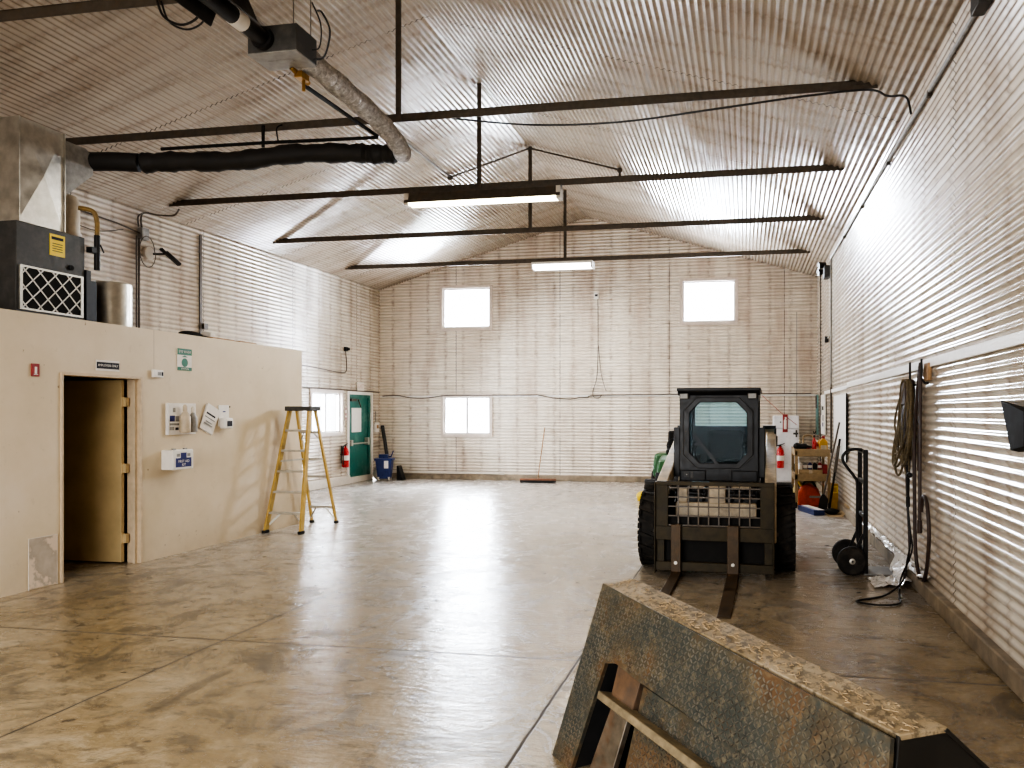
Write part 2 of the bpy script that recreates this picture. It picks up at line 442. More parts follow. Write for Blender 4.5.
# concrete curbs under the sheeting
mb = MB(); mb.box(1.565,XR+.06,YF,YB,0,CURB); struct(mb.build('baseboard_right', M['concrete'], bevel=.012))
mb = MB(); mb.box(XL,1.565,YB-.11,YB+.06,0,CURB); struct(mb.build('baseboard_back', M['concrete'], bevel=.012))
mb = MB(); mb.box(XL-.06,XL+.10,10.9,D_G[0]-.05,0,.20); struct(mb.build('baseboard_left', M['offwhite'], bevel=.012))
mb = MB()
mb.box(XL+.02,XR-.02,YB-.028,YB-.012,2.055,2.095)
struct(mb.build('trim_back', M['white'], bevel=.003))
mb = MB(); mb.box(XR-.035,XR-.01,YF,13.0,2.07,2.15); mb.box(XR-.035,XR-.01,13.0,16.6,2.05,2.11)
struct(mb.build('trim_right', M['white'], bevel=.003))
# corner flashings
mb = MB(); mb.box(XR-.03,XR,17.55,17.60,CURB,EAVE-.12); struct(mb.build('trim_corner', M['steel']))

# ------------------------------------------------------------------ windows and doors
def window(n, hole, wall, mull, label):
    a0, a1, z0, z1 = hole
    if wall == 'back': P = lambda a, d, z: (a, YB-d, z)
    else: P = lambda a, d, z: (XL+d, a, z)
    e = bpy.data.objects.new('window_%d' % n, None); COL.objects.link(e); struct(e, label); e.location = P((a0+a1)/2, 0, z0)
    L = Vector(e.location)
    def bx(mb, a, b, d0, d1, za, zb):
        p, q = Vector(P(a,d0,za))-L, Vector(P(b,d1,zb))-L
        mb.box(min(p.x,q.x),max(p.x,q.x),min(p.y,q.y),max(p.y,q.y),min(p.z,q.z),max(p.z,q.z))
    t = .075
    mb = MB(); bx(mb,a0-t,a0,-.1,.035,z0-t,z1+t); bx(mb,a1,a1+t,-.1,.035,z0-t,z1+t); bx(mb,a0,a1,-.1,.035,z0-t,z0); bx(mb,a0,a1,-.1,.035,z1,z1+t)
    mb.build('window_frame', M['window_trim'], e, bevel=.006)
    s = .035; mb = MB()
    bx(mb,a0,a0+s,-.09,-.03,z0,z1); bx(mb,a1-s,a1,-.09,-.03,z0,z1); bx(mb,a0+s,a1-s,-.09,-.03,z0,z0+s); bx(mb,a0+s,a1-s,-.09,-.03,z1-s,z1)
    if mull: m = (a0+a1)/2; bx(mb,m-.03,m+.03,-.09,-.025,z0+s,z1-s)
    mb.build('window_sash', M['vinyl'], e, bevel=.004)
    mb = MB(); bx(mb,a0+s,a1-s,-.065,-.06,z0+s,z1-s); mb.build('window_pane', M['glass'], e, smooth=False)
window(1, W_UL, 'back', False, 'upper square window in back wall above the lower slider')
window(2, W_UR, 'back', False, 'upper square window in back wall above the loader')
window(3, W_LL, 'back', True, 'lower two-pane sliding window in back wall')
window(4, W_LF, 'left', True, 'two-pane sliding window in side wall beside green door')

# green exit door
e = struct(bpy.data.objects.new('door_2', None), 'green steel exit door with white notice and push bar'); COL.objects.link(e); e.location = (XL, 17.41, 0)
mb = MB(); mb.box(-.08,.05,-.63,-.54,0,2.17); mb.box(-.08,.05,.54,.63,0,2.17); mb.box(-.08,.05,-.54,.54,2.10,2.17)
mb.build('door_frame', M['white'], e, bevel=.005)
mb = MB(); mb.box(-.05,.06,-.54,.54,0,.14); mb.build('door_sill', M['offwhite'], e, bevel=.01)
mb = MB(); mb.box(-.07,-.01,-.54,.54,.14,2.10); mb.box(-.01,.02,-.54,-.48,.14,2.10); mb.box(-.01,.02,.45,.54,.14,2.10); mb.box(-.01,.02,-.48,.45,2.03,2.10)
mb.build('door_leaf', M['tealdoor'], e, bevel=.004)
mb = MB(); mb.box(-.01,-.004,-.34,.12,1.20,1.78); mb.build('notice_sheet', M['paper'], e, smooth=False)
mb = MB(); mb.tube([(.06,-.46,.93),(.06,.34,.93)], .018, 10); mb.box(-.01,.08,-.50,-.42,.88,1.02); mb.box(-.01,.08,.30,.39,.88,1.06)
mb.build('push_bar', M['alu'], e, bevel=.004)
mb = MB(); mb.box(-.01,.05,-.45,-.2,1.94,2.0); mb.bar((.04,-.1,1.98),(.04,.02,1.80),.02,.012); mb.bar((.04,-.3,1.99),(.04,.02,1.99),.02,.012); mb.build('door_closer', M['steel'], e)

# office partition with doorway
DY0, DY1, DZ = 6.50, 7.54, 2.06; OT = 2.60
mb = MB(); x0, x1 = XO-.12, XO
mb.box(x0,x1,YF,DY0,0,OT); mb.box(x0,x1,DY1,10.70,0,OT); mb.box(x0,x1,DY0,DY1,DZ,OT)
mb.box(XL+.03,x0,10.58,10.70,0,OT)
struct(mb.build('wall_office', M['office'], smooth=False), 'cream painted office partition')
mb = MB(); mb.box(XL+.03,x0,YF,10.58,2.46,OT-.01); struct(mb.build('ceiling_office', M['card'], smooth=False))
mb = MB(); mb.box(XL+.05,XL+.09,YF,10.58,0,2.46); struct(mb.build('wall_office_inner', M['office'], smooth=False))
e = struct(bpy.data.objects.new('door_1', None), 'tan office door standing open inwards'); COL.objects.link(e); e.location = (XO, 7.02, 0)
mb = MB(); f = .028
for ya, yb in ((-.52,-.52+f),(.52-f,.52)): mb.box(-.16,.015,ya,yb,0,DZ)
mb.box(-.16,.015,-.52+f,.52-f,DZ-f,DZ)
mb.build('door_frame', M['doorframe'], e, bevel=.004)
mb = MB(); mb.box(-.06,-.03,.455,.492,0,DZ-f); mb.box(-.16,-.03,-.492,-.480,0,DZ-f); mb.build('door_stop', M['doorframe'], e)
mb = MB(); mb.box(-1.13,-.18,.43,.475,.015,DZ-f-.01); mb.build('door_leaf', M['doortan'], e, bevel=.003)
for z in (.28,1.05,1.78):
    mb = MB(); mb.box(-.18,-.115,.425,.47,z-.05,z+.05); mb.cyl((-.165,.42,z-.055),(-.165,.42,z+.055),.010,n=10); mb.build('hinge', M['doortan'], e)
mb = MB(); mb.ball((-1.05,.38,1.0),.03); mb.cyl((-1.05,.43,1.0),(-1.05,.38,1.0),.012); mb.build('door_knob', M['brass'], e)

# ------------------------------------------------------------------ roof ties and lamps
ties = [(5.40,'dark steel tie crossing the top corner nearest the camera, above the furnace'),
        (8.05,'dark steel tie across the roof with the black duct under it'),
        (10.70,'dark steel tie carrying the long fluorescent lamp'),
        (13.40,'bare dark steel tie behind the long fluorescent lamp'),
        (16.12,'dark steel tie nearest the back wall, over the short lamp')]
def tie(y, lab):
    t = thing('roof_tie', lab, 'roof tie', (RIDGE,y,4.93), 0, 'steel roof ties')
    h = (XR-1.22)*SLOPE+EAVE-4.93
    mb = MB(); mb.box(-5.07,5.07,-.006,.006,-.045,.045); mb.box(-5.07,5.07,-.006,.065,.038,.045); mb.build('tie_bar', M['steel'], t, smooth=False)
    mb = MB(); mb.box(-.032,.032,-.02,-.008,-.04,zr-4.93-.02); mb.box(-.032,-.024,-.02,.03,-.04,zr-4.93-.02); mb.build('hanger', M['steel'], t, smooth=False)
    for sg in (-1,1):
        mb = MB(); mb.prism([(sg*4.86,.0),(sg*5.09,.0),(sg*5.05,.02),(sg*4.86,.05)],'xz',-.02,.02); mb.build('end_bracket', M['steel'], t, smooth=False)
for y, l in ties: tie(y, l)

t = thing('fluorescent_lamp', 'long open fluorescent strip lamp with warm yellow tubes under a roof tie', 'lamp', (-3.70,10.62,4.68), 0, 'strip lamps')
mb = MB(); mb.prism([(-.11,.02),(-.05,.16),(.05,.16),(.11,.02),(.10,.02),(.045,.14),(-.045,.14),(-.10,.02)],'yz',-1.16,1.16); mb.box(-1.16,1.16,-.045,.045,.13,.19)
mb.build('reflector_housing', M['steel'], t, smooth=False)
for y in (-.055,.055):
    mb = MB(); mb.cyl((-1.10,y,.015),(1.10,y,.015),.030,n=12); mb.build('lamp_tube', M['tube_warm'], t)
for a in (1.10,-1.16):
    mb = MB(); mb.box(a,a+.06,-.09,.09,-.01,.16); mb.build('lamp_holder', M['offwhite'], t)
t = thing('fluorescent_lamp', 'short wrapped fluorescent lamp with white diffuser near the back wall', 'lamp', (-3.80,16.02,4.72), 0, 'strip lamps')
mb = MB(); mb.box(-.66,.66,-.14,.14,.08,.14); mb.build('lamp_housing', M['white'], t, bevel=.01)
mb = MB(); mb.prism([(-.15,.08),(-.12,.0),(.12,.0),(.15,.08)],'yz',-.64,.64); mb.build('lamp_diffuser', M['tube_white'], t, bevel=.01)
for x in (-.64,.64): 
    mb = MB(); mb.prism([(-.16,.09),(-.13,-.01),(.13,-.01),(.16,.09)],'yz',x-.015,x+.015); mb.build('end_cap', M['white'], t)
for x in (-.5,.5):
    mb = MB(); mb.cyl((x,.08,.14),(x,.08,.20),.006,n=6); mb.build('hanger_wire', M['steel'], t)

# ------------------------------------------------------------------ tube heater, ducts and pipes overhead
t = thing('tube_heater', 'black radiant tube heater with grey burner box hung under the roof', 'heater', (-3.72,5.65,4.55))
mb = MB(); mb.box(-.215,.215,-.03,.27,.0,.21); mb.build('burner_box', M['grey'], t, bevel=.006)['label'] = 'grey burner box'
mb = MB(); mb.box(-.215,.215,-.03,.27,-.012,-.002); mb.box(-.12,.10,.10,.14,-.016,-.01); mb.build('box_underside', M['greyl'], t)
mb = MB(); mb.tube([(-.07,-.03,.10),(-.07,-2.6,.10)], .065, 16); mb.lathe([(.09,0),(.09,.04)], (-.07,-.07,.10), (0,1,0)); mb.build('radiant_tube', M['black'], t)
mb = MB(); mb.cyl((-.07,-.42,.10),(-.07,-.30,.10),.068,n=16); mb.build('tube_coupling', M['white'], t)
mb = MB(); mb.prism([(-.27,.04),(-.19,.22),(.05,.22),(.13,.04),(.122,.04),(.045,.212),(-.185,.212),(-.262,.04)],'xz',-2.6,-.40); mb.build('reflector', M['black'], t, smooth=False)
for a in ((.17,.0,.21),(.17,.25,.21),(-.10,-1.6,.23)):
    mb = MB(); mb.tube([a,(a[0],a[1],1.55)], .004, 6); mb.build('hanging_chain', M['steel'], t)
mb = MB(); mb.tube([(.0,.24,-.01),(.02,.33,-.05),(.03,.45,-.06)], .022, 10); mb.box(.0,.07,.28,.40,-.075,-.02); mb.cyl((.045,.35,-.07),(.045,.35,-.17),.014,n=10); mb.build('gas_valve', M['brass'], t, bevel=.004)
mb = MB(); mb.tube(curve([(.215,.22,.03),(.30,.24,.06),(.36,.22,.25),(.30,.2,.40),(.24,.24,.44)]), .008, 6); mb.tube(curve([(.215,.2,.10),(.28,.2,.12),(.29,.2,.30),(.2,.22,.5)]), .006, 6); mb.build('power_cord', M['black'], t)
# chamfered nozzle between heater and the silver hose belongs to the hose
pts = [(-3.63,6.27,4.62)]; 
P = [Vector((-3.63,5.93,4.64)), Vector((-3.64,6.6,4.64)), Vector((-3.70,7.4,4.66)), Vector((-3.77,8.0,4.63)), Vector((-3.84,8.30,4.60))]
C = curve(P, 40); rad = [.088+.011*math.sin(i*PI/2)+.006*math.sin(i*.23) for i in range(len(C))]
mb = MB(); mb.tube(C, .1, 18, radii=rad); tag(mb.build('flexible_duct', M['foil'], smooth=True), 'crinkled silver foil flexible duct running from the heater box', 'duct')
P = [Vector(p) for p in ((-6.55,7.52,4.42),(-6.2,7.62,4.45),(-5.6,7.8,4.48),(-5.0,7.95,4.57),(-4.4,8.12,4.60),(-4.15,8.20,4.60),(-3.90,8.22,4.60))]
C = curve(P, 10); rad = [.105+.008*math.sin(i*.9)+.006*math.sin(i*2.3) for i in range(len(C))]
mb = MB(); mb.tube(C, .11, 18, radii=rad); tag(mb.build('insulated_duct', M['duct']), 'thick black wrapped duct running from furnace to silver duct', 'duct')
mb = MB(); mb.tube([(-6.7,7.98,4.74),(-5.5,8.0,4.74),(-4.02,8.02,4.72),(-4.0,7.98,4.72),(-3.76,6.15,4.50)], .020, 8)
mb.box(-5.44,-5.41,8.02,8.04,4.70,4.95); mb.tube(curve([(-5.2,8.05,4.95),(-5.17,7.9,4.85),(-5.2,7.98,4.72)]), .008, 6)
tag(mb.build('gas_pipe', M['blackm']), 'thin black gas pipe under the roof tie, bending to the heater', 'pipe')
mb = MB(); mb.tube([(-5.27,y,zc(-5.27)-.05) for y in (3,8,13.4)], .016, 8); tag(mb.build('roof_pipe', M['steel']), 'thin straight pipe fixed along the roof slope beside the silver duct', 'pipe')
mb = MB(); mb.tube([(-5.27,13.35,zc(-5.27)-.05),(RIDGE,13.35,zr-.06),(-2.15,13.35,zc(-2.15)-.05)], .018, 8)
mb.ball((-2.15,13.35,zc(-2.15)-.06), .05); mb.ball((-5.27,13.35,zc(-5.27)-.06), .05); mb.cyl((-2.15,13.35,zc(-2.15)-.06),(-2.15,13.35,zc(-2.15)-.16),.02)
tag(mb.build('ridge_pipe', M['steel']), 'thin dark pipe bent over the roof peak, with a fitting at each end', 'pipe')
P = curve([(-3.6,8.08,4.98),(-3.0,8.08,4.87),(-2.2,8.08,4.76),(-1.3,8.1,4.74),(-.3,8.08,4.80),(.6,8.06,4.86),(1.2,8.04,4.87),(1.38,8.0,4.78),(1.54,7.95,4.74),(1.58,7.9,4.55)])
mb = MB(); mb.tube(P, .011, 6); tag(mb.build('overhead_cable', M['black']), 'sagging black cable strung below the second roof tie to the wall', 'cable')
P = curve([(-4.55,5.36,4.93),(-4.5,5.38,4.78),(-4.35,5.38,4.70),(-4.2,5.36,4.72),(-4.09,5.3,4.78)])
mb = MB(); mb.tube(P, .010, 6); mb.tube([p+Vector((.03,.02,-.03)) for p in P], .008, 6); tag(mb.build('drooping_wire', M['black']), 'short pair of black wires drooping beside the heater reflector', 'cable')

# ------------------------------------------------------------------ furnace on the office roof
t = thing('furnace', 'grey furnace with lattice filter and sheet metal plenum on office roof', 'furnace', (-7.0,6.42,OT))
mb = MB(); mb.box(-.62,0,0,.80,0,.945); mb.build('furnace_cabinet', M['grey'], t, bevel=.006)
mb = MB()
for a,b,c,d in ((.03,.06,.08,.52),(.74,.77,.08,.52),(.06,.74,.08,.10),(.06,.74,.50,.52)): mb.box(0,.015,a,b,c,d)
fr = mb.build('filter_frame', M['alu'], t)
mb = MB(); mb.box(.001,.004,.06,.74,.10,.50); mb.build('filter_mat', M['blackm'], fr, smooth=False)
mb = MB()
def clip(p, d, y0, y1, z0, z1):
    ts = []
    lo, hi = -9, 9
    for k, (a, b) in enumerate(((y0,y1),(z0,z1))):
        if abs(d[k]) < 1e-9: continue
        u, v = sorted(((a-p[k])/d[k], (b-p[k])/d[k])); lo = max(lo,u); hi = min(hi,v)
    return (lo, hi) if hi > lo+.02 else None
for i in range(-5,9):
    for sg in (1,-1):
        c = (.06+i*.17, .10 if sg == 1 else .50); d = (.707, sg*.707); q = clip(c, d, .06,.74,.10,.50)
        if q: mb.bar((.008,c[0]+d[0]*q[0],c[1]+d[1]*q[0]), (.008,c[0]+d[0]*q[1],c[1]+d[1]*q[1]), .008, .013, (1,0,0))
mb.build('filter_lattice', M['white'], fr, smooth=False)
mb = MB(); mb.box(.0,.004,.37,.55,.68,.90); lb = mb.build('warning_label', M['yel'], t, smooth=False)
mb = MB(); mb.box(.004,.005,.39,.53,.845,.875)
for z in (.80,.775,.75,.725): mb.box(.004,.005,.40,.52,z,z+.008)
mb.build('label_print', M['ink'], lb, smooth=False)
mb = MB(); mb.cyl((0,.62,.59),(.018,.62,.59),.028); mb.build('sight_knob', M['blackm'], t)
# plenum with cross-broken panel
mb = MB(); x=0.; z0, z1, y0, y1 = .947, 1.97, .02, .535; cx_ = .035
V = [(x,y0,z0),(x,y1,z0),(x,y1,z1),(x,y0,z1),(cx_,(y0+y1)/2,(z0+z1)/2),(-.58,y0,z0),(-.58,y1,z0),(-.58,y1,z1),(-.58,y0,z1)]
mb.add(V, [(0,1,4),(1,2,4),(2,3,4),(3,0,4),(0,5,6,1),(2,7,8,3),(0,3,8,5),(1,6,7,2),(5,8,7,6)])
pl = mb.build('plenum', M['galv'], t, smooth=False)
mb = MB(); mb.bar((.012,y0,z0),(.012,y0,z1),.012,.02); mb.bar((.012,y1,z0),(.012,y1,z1),.012,.02); mb.build('plenum_seam', M['galv'], pl)
mb = MB(); V=[(-.02,.54,1.30),(-.02,.54,1.92),(-.02,.83,1.92),(-.02,.93,1.86),(-.02,.93,1.66)]
mb.add(V+[(-.5,a,b) for _,a,b in V], [(0,1,2,3,4),(9,8,7,6,5),(0,5,6,1),(1,6,7,2),(2,7,8,3),(3,8,9,4),(4,9,5,0)])
mb.build('duct_takeoff', M['greyl'], t, smooth=False)
mb = MB(); mb.tube(curve([(-.1,.95,1.82),(.2,1.0,1.82),(.42,1.08,1.82)]), .10, 16); mb.build('duct_collar', M['duct'], t)
mb = MB(); mb.tube(curve([(-.1,.82,1.28),(.0,.90,1.26),(.03,.93,1.15),(.03,.93,.98)]), .025, 10); gp = mb.build('insulated_pipe', M['copper'], t)
mb = MB(); mb.tube([(.03,.93,1.0),(.03,.93,.62)], .030, 10); mb.box(-.02,.05,.84,.93,.80,.86); mb.cyl((.06,.94,.9),(.06,.99,.82),.008,n=6); mb.build('pipe_valve', M['black'], gp)
mb = MB(); mb.box(-.6,.02,.803,.86,.0,.60); mb.build('side_cover', M['black'], t)
mb = MB(); mb.lathe([(.06,0),(.115,.01),(.12,.05),(.12,.40),(.09,.47),(.03,.49)], (-7.42,7.42,3.60), n=24); mb.cyl((-7.42,7.42,2.6),(-7.42,7.42,3.6),.03)
mb.lathe([(.135,.03),(.135,.06)],(-7.42,7.42,3.60)); tag(mb.build('water_filter_canister', M['canister']), 'cream canister on a pipe behind the furnace plenum', 'canister')
t = thing('metal_canister', 'shiny round metal drum on the office roof beyond the furnace', 'drum', (-7.5,8.10,OT))
mb = MB(); mb.lathe([(.23,0),(.23,.60),(.22,.61)], n=32); mb.build('drum', M['galv'], t)
mb = MB(); mb.box(-.3,.1,-.44,-.30,0,.58); mb.build('dark_panel', M['black'], t)
t = thing('roof_clutter', 'small pile of dark rags and white scrap on office roof edge', 'scrap', (-6.85,8.75,OT))
mb = MB(); mb.ball((0,-.1,.035),.09,(1,2.2,.6)); mb.ball((0,.22,.02),.07,(1,1.5,.5)); mb.build('dark_rag', M['blackm'], t)
mb = MB(); mb.obox((.05,.16,.07),(.12,.16,.06),(0,.2,.3)); mb.build('white_scrap', M['offwhite'], t, bevel=.01)
for i, y in enumerate((9.0,9.5)):
    mb = MB(); mb.obox((-6.72,y,OT+.012),(.16,.42,.025),(0,0,.1*i)); tag(mb.build('wood_offcut', M['wood'], bevel=.003), ['short dark wood offcut on office roof edge, close to the rags','dark wood offcut on office roof edge, farther from the rags'][i], 'offcut', 'offcuts on the office roof')

# ------------------------------------------------------------------ fittings on the left wall
t = thing('junction_box', 'grey junction box with conduits high on left wall above office', 'electrical box', (XL+.02,10.5,4.42))
mb = MB(); mb.box(0,.09,-.07,.07,-.09,.09); mb.build('box_cover', M['greyl'], t, bevel=.006)
mb = MB(); mb.tube([(.04,-.08,-.08),(.04,-.08,-1.82)], .016, 8); mb.tube([(.04,-.13,-.05),(.04,-.13,-1.82)], .012, 8); mb.build('conduit_down', M['steel'], t)
mb = MB(); mb.tube(curve([(.05,-.04,.09),(.05,-.05,.26),(.06,.02,.33),(.12,.2,.34),(.25,.40,.38),(.42,.30,.44)]), .014, 8); mb.tube(curve([(.05,-.10,.09),(.05,-.11,.24),(.07,-.04,.31)]), .012, 8); mb.build('conduit_up', M['steel'], t)
mb = MB(); mb.tube([(.04,-.07,.0),(.04,-.5,.05),(.04,-2.6,.12)], .013, 8); mb.tube(curve([(.05,-.4,-.02),(.06,-1.0,-.16),(.05,-1.9,.0)]), .008, 6); mb.build('conduit_side', M['steel'], t)
t = thing('flood_light', 'small flood light and coiled wire below the junction box on left wall', 'lamp', (XL+.02,10.75,4.15))
mb = MB(); mb.cyl((0,-.12,0),(.05,-.12,0),.10,n=20); mb.build('round_base', M['offwhite'], t)
mb = MB(); mb.bar((.05,-.06,0),(.16,.06,.02),.03,.03); mb.bar((.12,.02,.10),(.16,.20,-.02),.05,.04); mb.bar((.14,.10,.06),(.2,.34,-.10),.07,.05); mb.build('lamp_head', M['black'], t, bevel=.006)
mb = MB(); mb.tube([(.085+.001*i, -.22+.16*math.cos(i*.35), .0+.24*math.sin(i*.35)) for i in range(19)], .007, 6); mb.build('wire_coil', M['steel'], t)
mb = MB(); mb.box(XL+.02,XL+.04,11.80,11.85,2.6,zc(XL)-.1); mb.box(XL+.02,XL+.07,11.86,11.96,3.1,3.2); tag(mb.build('cable_trunking', M['steel']), 'dark upright cable strip on the left wall above office wall', 'conduit')
t = thing('wall_camera', 'small dark camera with dangling cable on left wall above window', 'camera', (XL+.02,16.7,3.15))
mb = MB(); mb.box(0,.06,-.05,.05,-.05,.05); mb.cyl((.06,0,0),(.12,0,.0),.035); mb.build('camera_body', M['black'], t, bevel=.006)
mb = MB(); mb.tube(curve([(.02,.0,-.05),(.02,.04,-.3),(.02,.02,-.52),(.02,-.3,-.56),(.02,-1.4,-.50),(.02,-3.0,-.46),(.02,-5.2,-.36)]), .011, 6); mb.build('camera_cable', M['steel'], t)
t = thing('exit_sign', 'small faded exit sign above the green door', 'sign', (XL+.02,17.41,2.30))
mb = MB(); mb.box(0,.03,-.17,.17,-.10,.10); mb.build('sign_plate', M['offwhite'], t, bevel=.004)
text('lettering', 'EXIT', .15, dull('faded_letters', (.58,.42,.34), .6), t, (.032,0,0), RX)
mb = MB(); mb.tube(curve([(XL+.03,10.75,2.20),(XL+.03,13.0,2.22),(XL+.03,15.0,2.20),(XL+.03,16.8,2.20),(XL+.03,18.4,2.19)]), .014, 6)
tag(mb.build('wall_cable', M['steel']), 'cable along the left wall just above window and green door', 'cable')
t = thing('alarm_box', 'white alarm keypad on left wall between green door and corner', 'electrical box', (XL+.02,18.22,1.30))
mb = MB(); mb.box(0,.06,-.10,.10,-.12,.12); mb.build('box_cover', M['white'], t, bevel=.008)
mb = MB(); mb.box(.06,.064,-.05,.05,-.03,.06); mb.build('keypad', M['wood'], t)
mb = MB(); mb.tube([(.02,-.03,.12),(.02,-.03,.40)], .01, 6); mb.build('conduit', M['greyl'], t)
t = thing('switch_strip', 'narrow red and white tag strip on left wall between window and green door', 'sign', (XL+.02,16.73,1.65))
mb = MB(); mb.box(0,.012,-.03,.03,-.16,.16); mb.build('strip_plate', M['paper'], t)
for z in (.11,-.02,-.12): 
    mb = MB(); mb.box(.012,.014,-.02,.02,z-.03,z+.03); mb.build('red_mark', M['redp'], t)

def extinguisher(lab, loc, rotz):
    """facing local -Y, hung on a bracket at local y=0"""
    t = thing('fire_extinguisher', lab, 'fire extinguisher', loc, rotz, 'fire extinguishers')
    mb = MB(); mb.lathe([(.055,0),(.075,.01),(.078,.03),(.078,.36),(.07,.41),(.045,.45),(.025,.46),(.025,.49)], (0,-.09,0), n=24); mb.build('cylinder', M['red'], t)
    mb = MB(); mb.lathe([(.0795,.17),(.0795,.28)], (0,-.09,0), n=24); mb.build('instruction_band', M['white'], t)
    mb = MB(); mb.cyl((0,-.09,.48),(0,-.09,.53),.022,n=12); mb.bar((0,-.09,.52),(.10,-.09,.56),.02,.012); mb.bar((0,-.09,.53),(.09,-.09,.515),.02,.01); mb.cyl((-.02,-.09,.51),(-.05,-.09,.51),.015,n=10); mb.build('valve_handle', M['black'], t)
    mb = MB(); mb.tube(curve([(-.03,-.09,.51),(-.09,-.09,.49),(-.105,-.09,.38),(-.10,-.09,.15),(-.095,-.10,.06)]), .012, 8); mb.build('hose', M['black'], t)
    mb = MB(); mb.box(-.03,.03,-.015,0,.1,.5); mb.box(-.09,.09,-.09,-.0,.30,.315); mb.build('bracket', M['steel'], t)
    return t
extinguisher('red fire extinguisher on side wall beside the green door', (XL+.03,16.55,.40), PI/2)

# blue mop bucket with black pole in the corner
t = thing('mop_bucket', 'blue wheeled mop bucket in corner beside green door', 'bucket', (-8.70,17.75,0), .25)
t.scale = (.84,.84,.92)
mb = MB(); mb.prism([(-.17,-.14),(.17,-.14),(.17,.14),(-.17,.14)],'xy',.06,.08)
def frus(mb, x0, y0, z0, x1, y1, z1):
    vs = [(sx*x0,sy*y0,z0) for sx,sy in ((-1,-1),(1,-1),(1,1),(-1,1))]+[(sx*x1,sy*y1,z1) for sx,sy in ((-1,-1),(1,-1),(1,1),(-1,1))]
    mb.add(vs, [(3,2,1,0),(4,5,6,7)]+[(i,(i+1)%4,4+(i+1)%4,4+i) for i in range(4)])
frus(mb,.18,.14,.08,.23,.18,.56); mb.box(-.26,.26,-.20,.20,.54,.60); mb.build('pail', M['blue'], t, bevel=.02)
mb = MB(); mb.box(-.16,.10,-.05,.15,.58,.70); mb.box(.10,.2,-.02,.06,.62,.66); mb.bar((.18,.02,.64),(.25,.02,.80),.03,.03); mb.build('wringer', M['blue'], t, bevel=.015)
mb = MB(); mb.box(.02,.14,-.19,-.178,.34,.54); mb.build('warning_sticker', M['paper'], t)
for sx in (-.15,.15):
    for sy in (-.13,.13):
        mb = MB(); mb.cyl((sx-.02,sy,.05),(sx+.02,sy,.05),.05,n=16); mb.box(sx-.03,sx+.03,sy-.03,sy+.03,.085,.11); mb.build('caster', M['offwhite'], t)
mb = MB(); mb.bar((-8.72,18.12,.0),(-9.10,18.44,1.34),.08,.05); tag(mb.build('leaning_bar', M['black'], bevel=.008), 'flat black bar leaning into the corner behind blue bucket', 'bar')
mb = MB(); mb.prism([(-8.46,.0),(-8.30,.0),(-8.42,.36),(-8.46,.36)],'xz',17.9,18.1); tag(mb.build('dust_pan', M['black'], bevel=.008), 'small black dustpan standing against blue bucket by back wall', 'dustpan')
mb = MB(); mb.ball((-8.98,17.95,.13),.13,(1,.8,1)); mb.box(-9.05,-8.9,17.9,18.0,.2,.3); tag(mb.build('grey_bag', M['offwhite']), 'small pale sack on floor between green door and blue bucket', 'sack')

# ------------------------------------------------------------------ signs and boxes on the office partition
def plate(t, name, y0, y1, z0, z1, d0, d1, m, bevel=0): 
    mb = MB(); mb.box(d0,d1,y0,y1,z0,z1); return mb.build(name, m, t, bevel=bevel, smooth=False)
X1 = XO+.001
t = thing('alarm_sign', 'small red vertical sign with white symbol left of office doorway', 'sign', (X1,6.225,2.065))
plate(t,'sign_plate',-.04,.04,-.06,.06,0,.012,M['redp'],.002); plate(t,'white_symbol',-.012,.012,-.035,.03,.012,.014,M['paper']); plate(t,'symbol_base',-.022,.022,-.045,-.038,.012,.014,M['paper'])
t = thing('door_sign', 'black and white engraved sign above the office doorway', 'sign', (X1,7.07,2.155))
plate(t,'sign_plate',-.15,.15,-.055,.055,0,.008,M['paper']); plate(t,'black_band',-.145,.145,-.034,.034,.008,.010,M['ink'])
text('lettering','EMPLOYEES ONLY',.032,M['paper'],t,(.0115,0,0),RX)
t = thing('thermostat', 'white thermostat beside the top of the office doorway', 'thermostat', (X1,7.75,2.105))
plate(t,'case',-.075,.075,-.045,.045,0,.04,M['white'],.01); plate(t,'display',-.02,.035,-.02,.02,.04,.042,M['greyl']); plate(t,'button_panel',.042,.062,-.022,.022,.04,.043,M['ink'])
t = thing('eye_wash_sign', 'green and white eye wash sign high on office wall', 'sign', (X1,8.20,2.295))
plate(t,'sign_plate',-.12,.12,-.13,.13,0,.006,M['paper']); plate(t,'green_header',-.12,.12,.055,.13,.006,.008,M['greenp']); plate(t,'green_footer',-.12,.12,-.13,-.09,.006,.008,M['greenp'])
mb = MB(); mb.lathe([(.001,0),(.052,.001),(.052,.002)],(.007,0,-.035),(1,0,0),20); mb.prism([(-.05,.03),(.05,.03),(.0,.05)],'yz',.006,.009); mb.build('eye_symbol', M['greenp'], t)
text('lettering','EYE WASH',.042,M['paper'],t,(.0095,0,.092),RX); text('lettering','STATION',.03,M['paper'],t,(.0095,0,-.11),RX)
t = thing('eyewash_station', 'clear backed eyewash station board with two bottles on office wall', 'eyewash station', (X1,8.14,1.59))
plate(t,'back_board',-.245,.245,-.185,.185,0,.012,M['paper'],.004); plate(t,'board_rim',-.245,-.232,-.185,.185,.012,.035,M['vinyl'])
for a,b,c,d,m in ((-.19,-.11,-.03,.04,'navy'),(-.10,-.04,-.03,.035,'greyl'),(-.19,-.04,-.075,-.05,'greyl'),(-.19,-.12,-.13,-.09,'greyl'),(-.10,-.05,-.13,-.10,'ink'),(-.14,-.10,.08,.13,'greyl')): plate(t,'printed_panel',a,b,c,d,.012,.014,M[m])
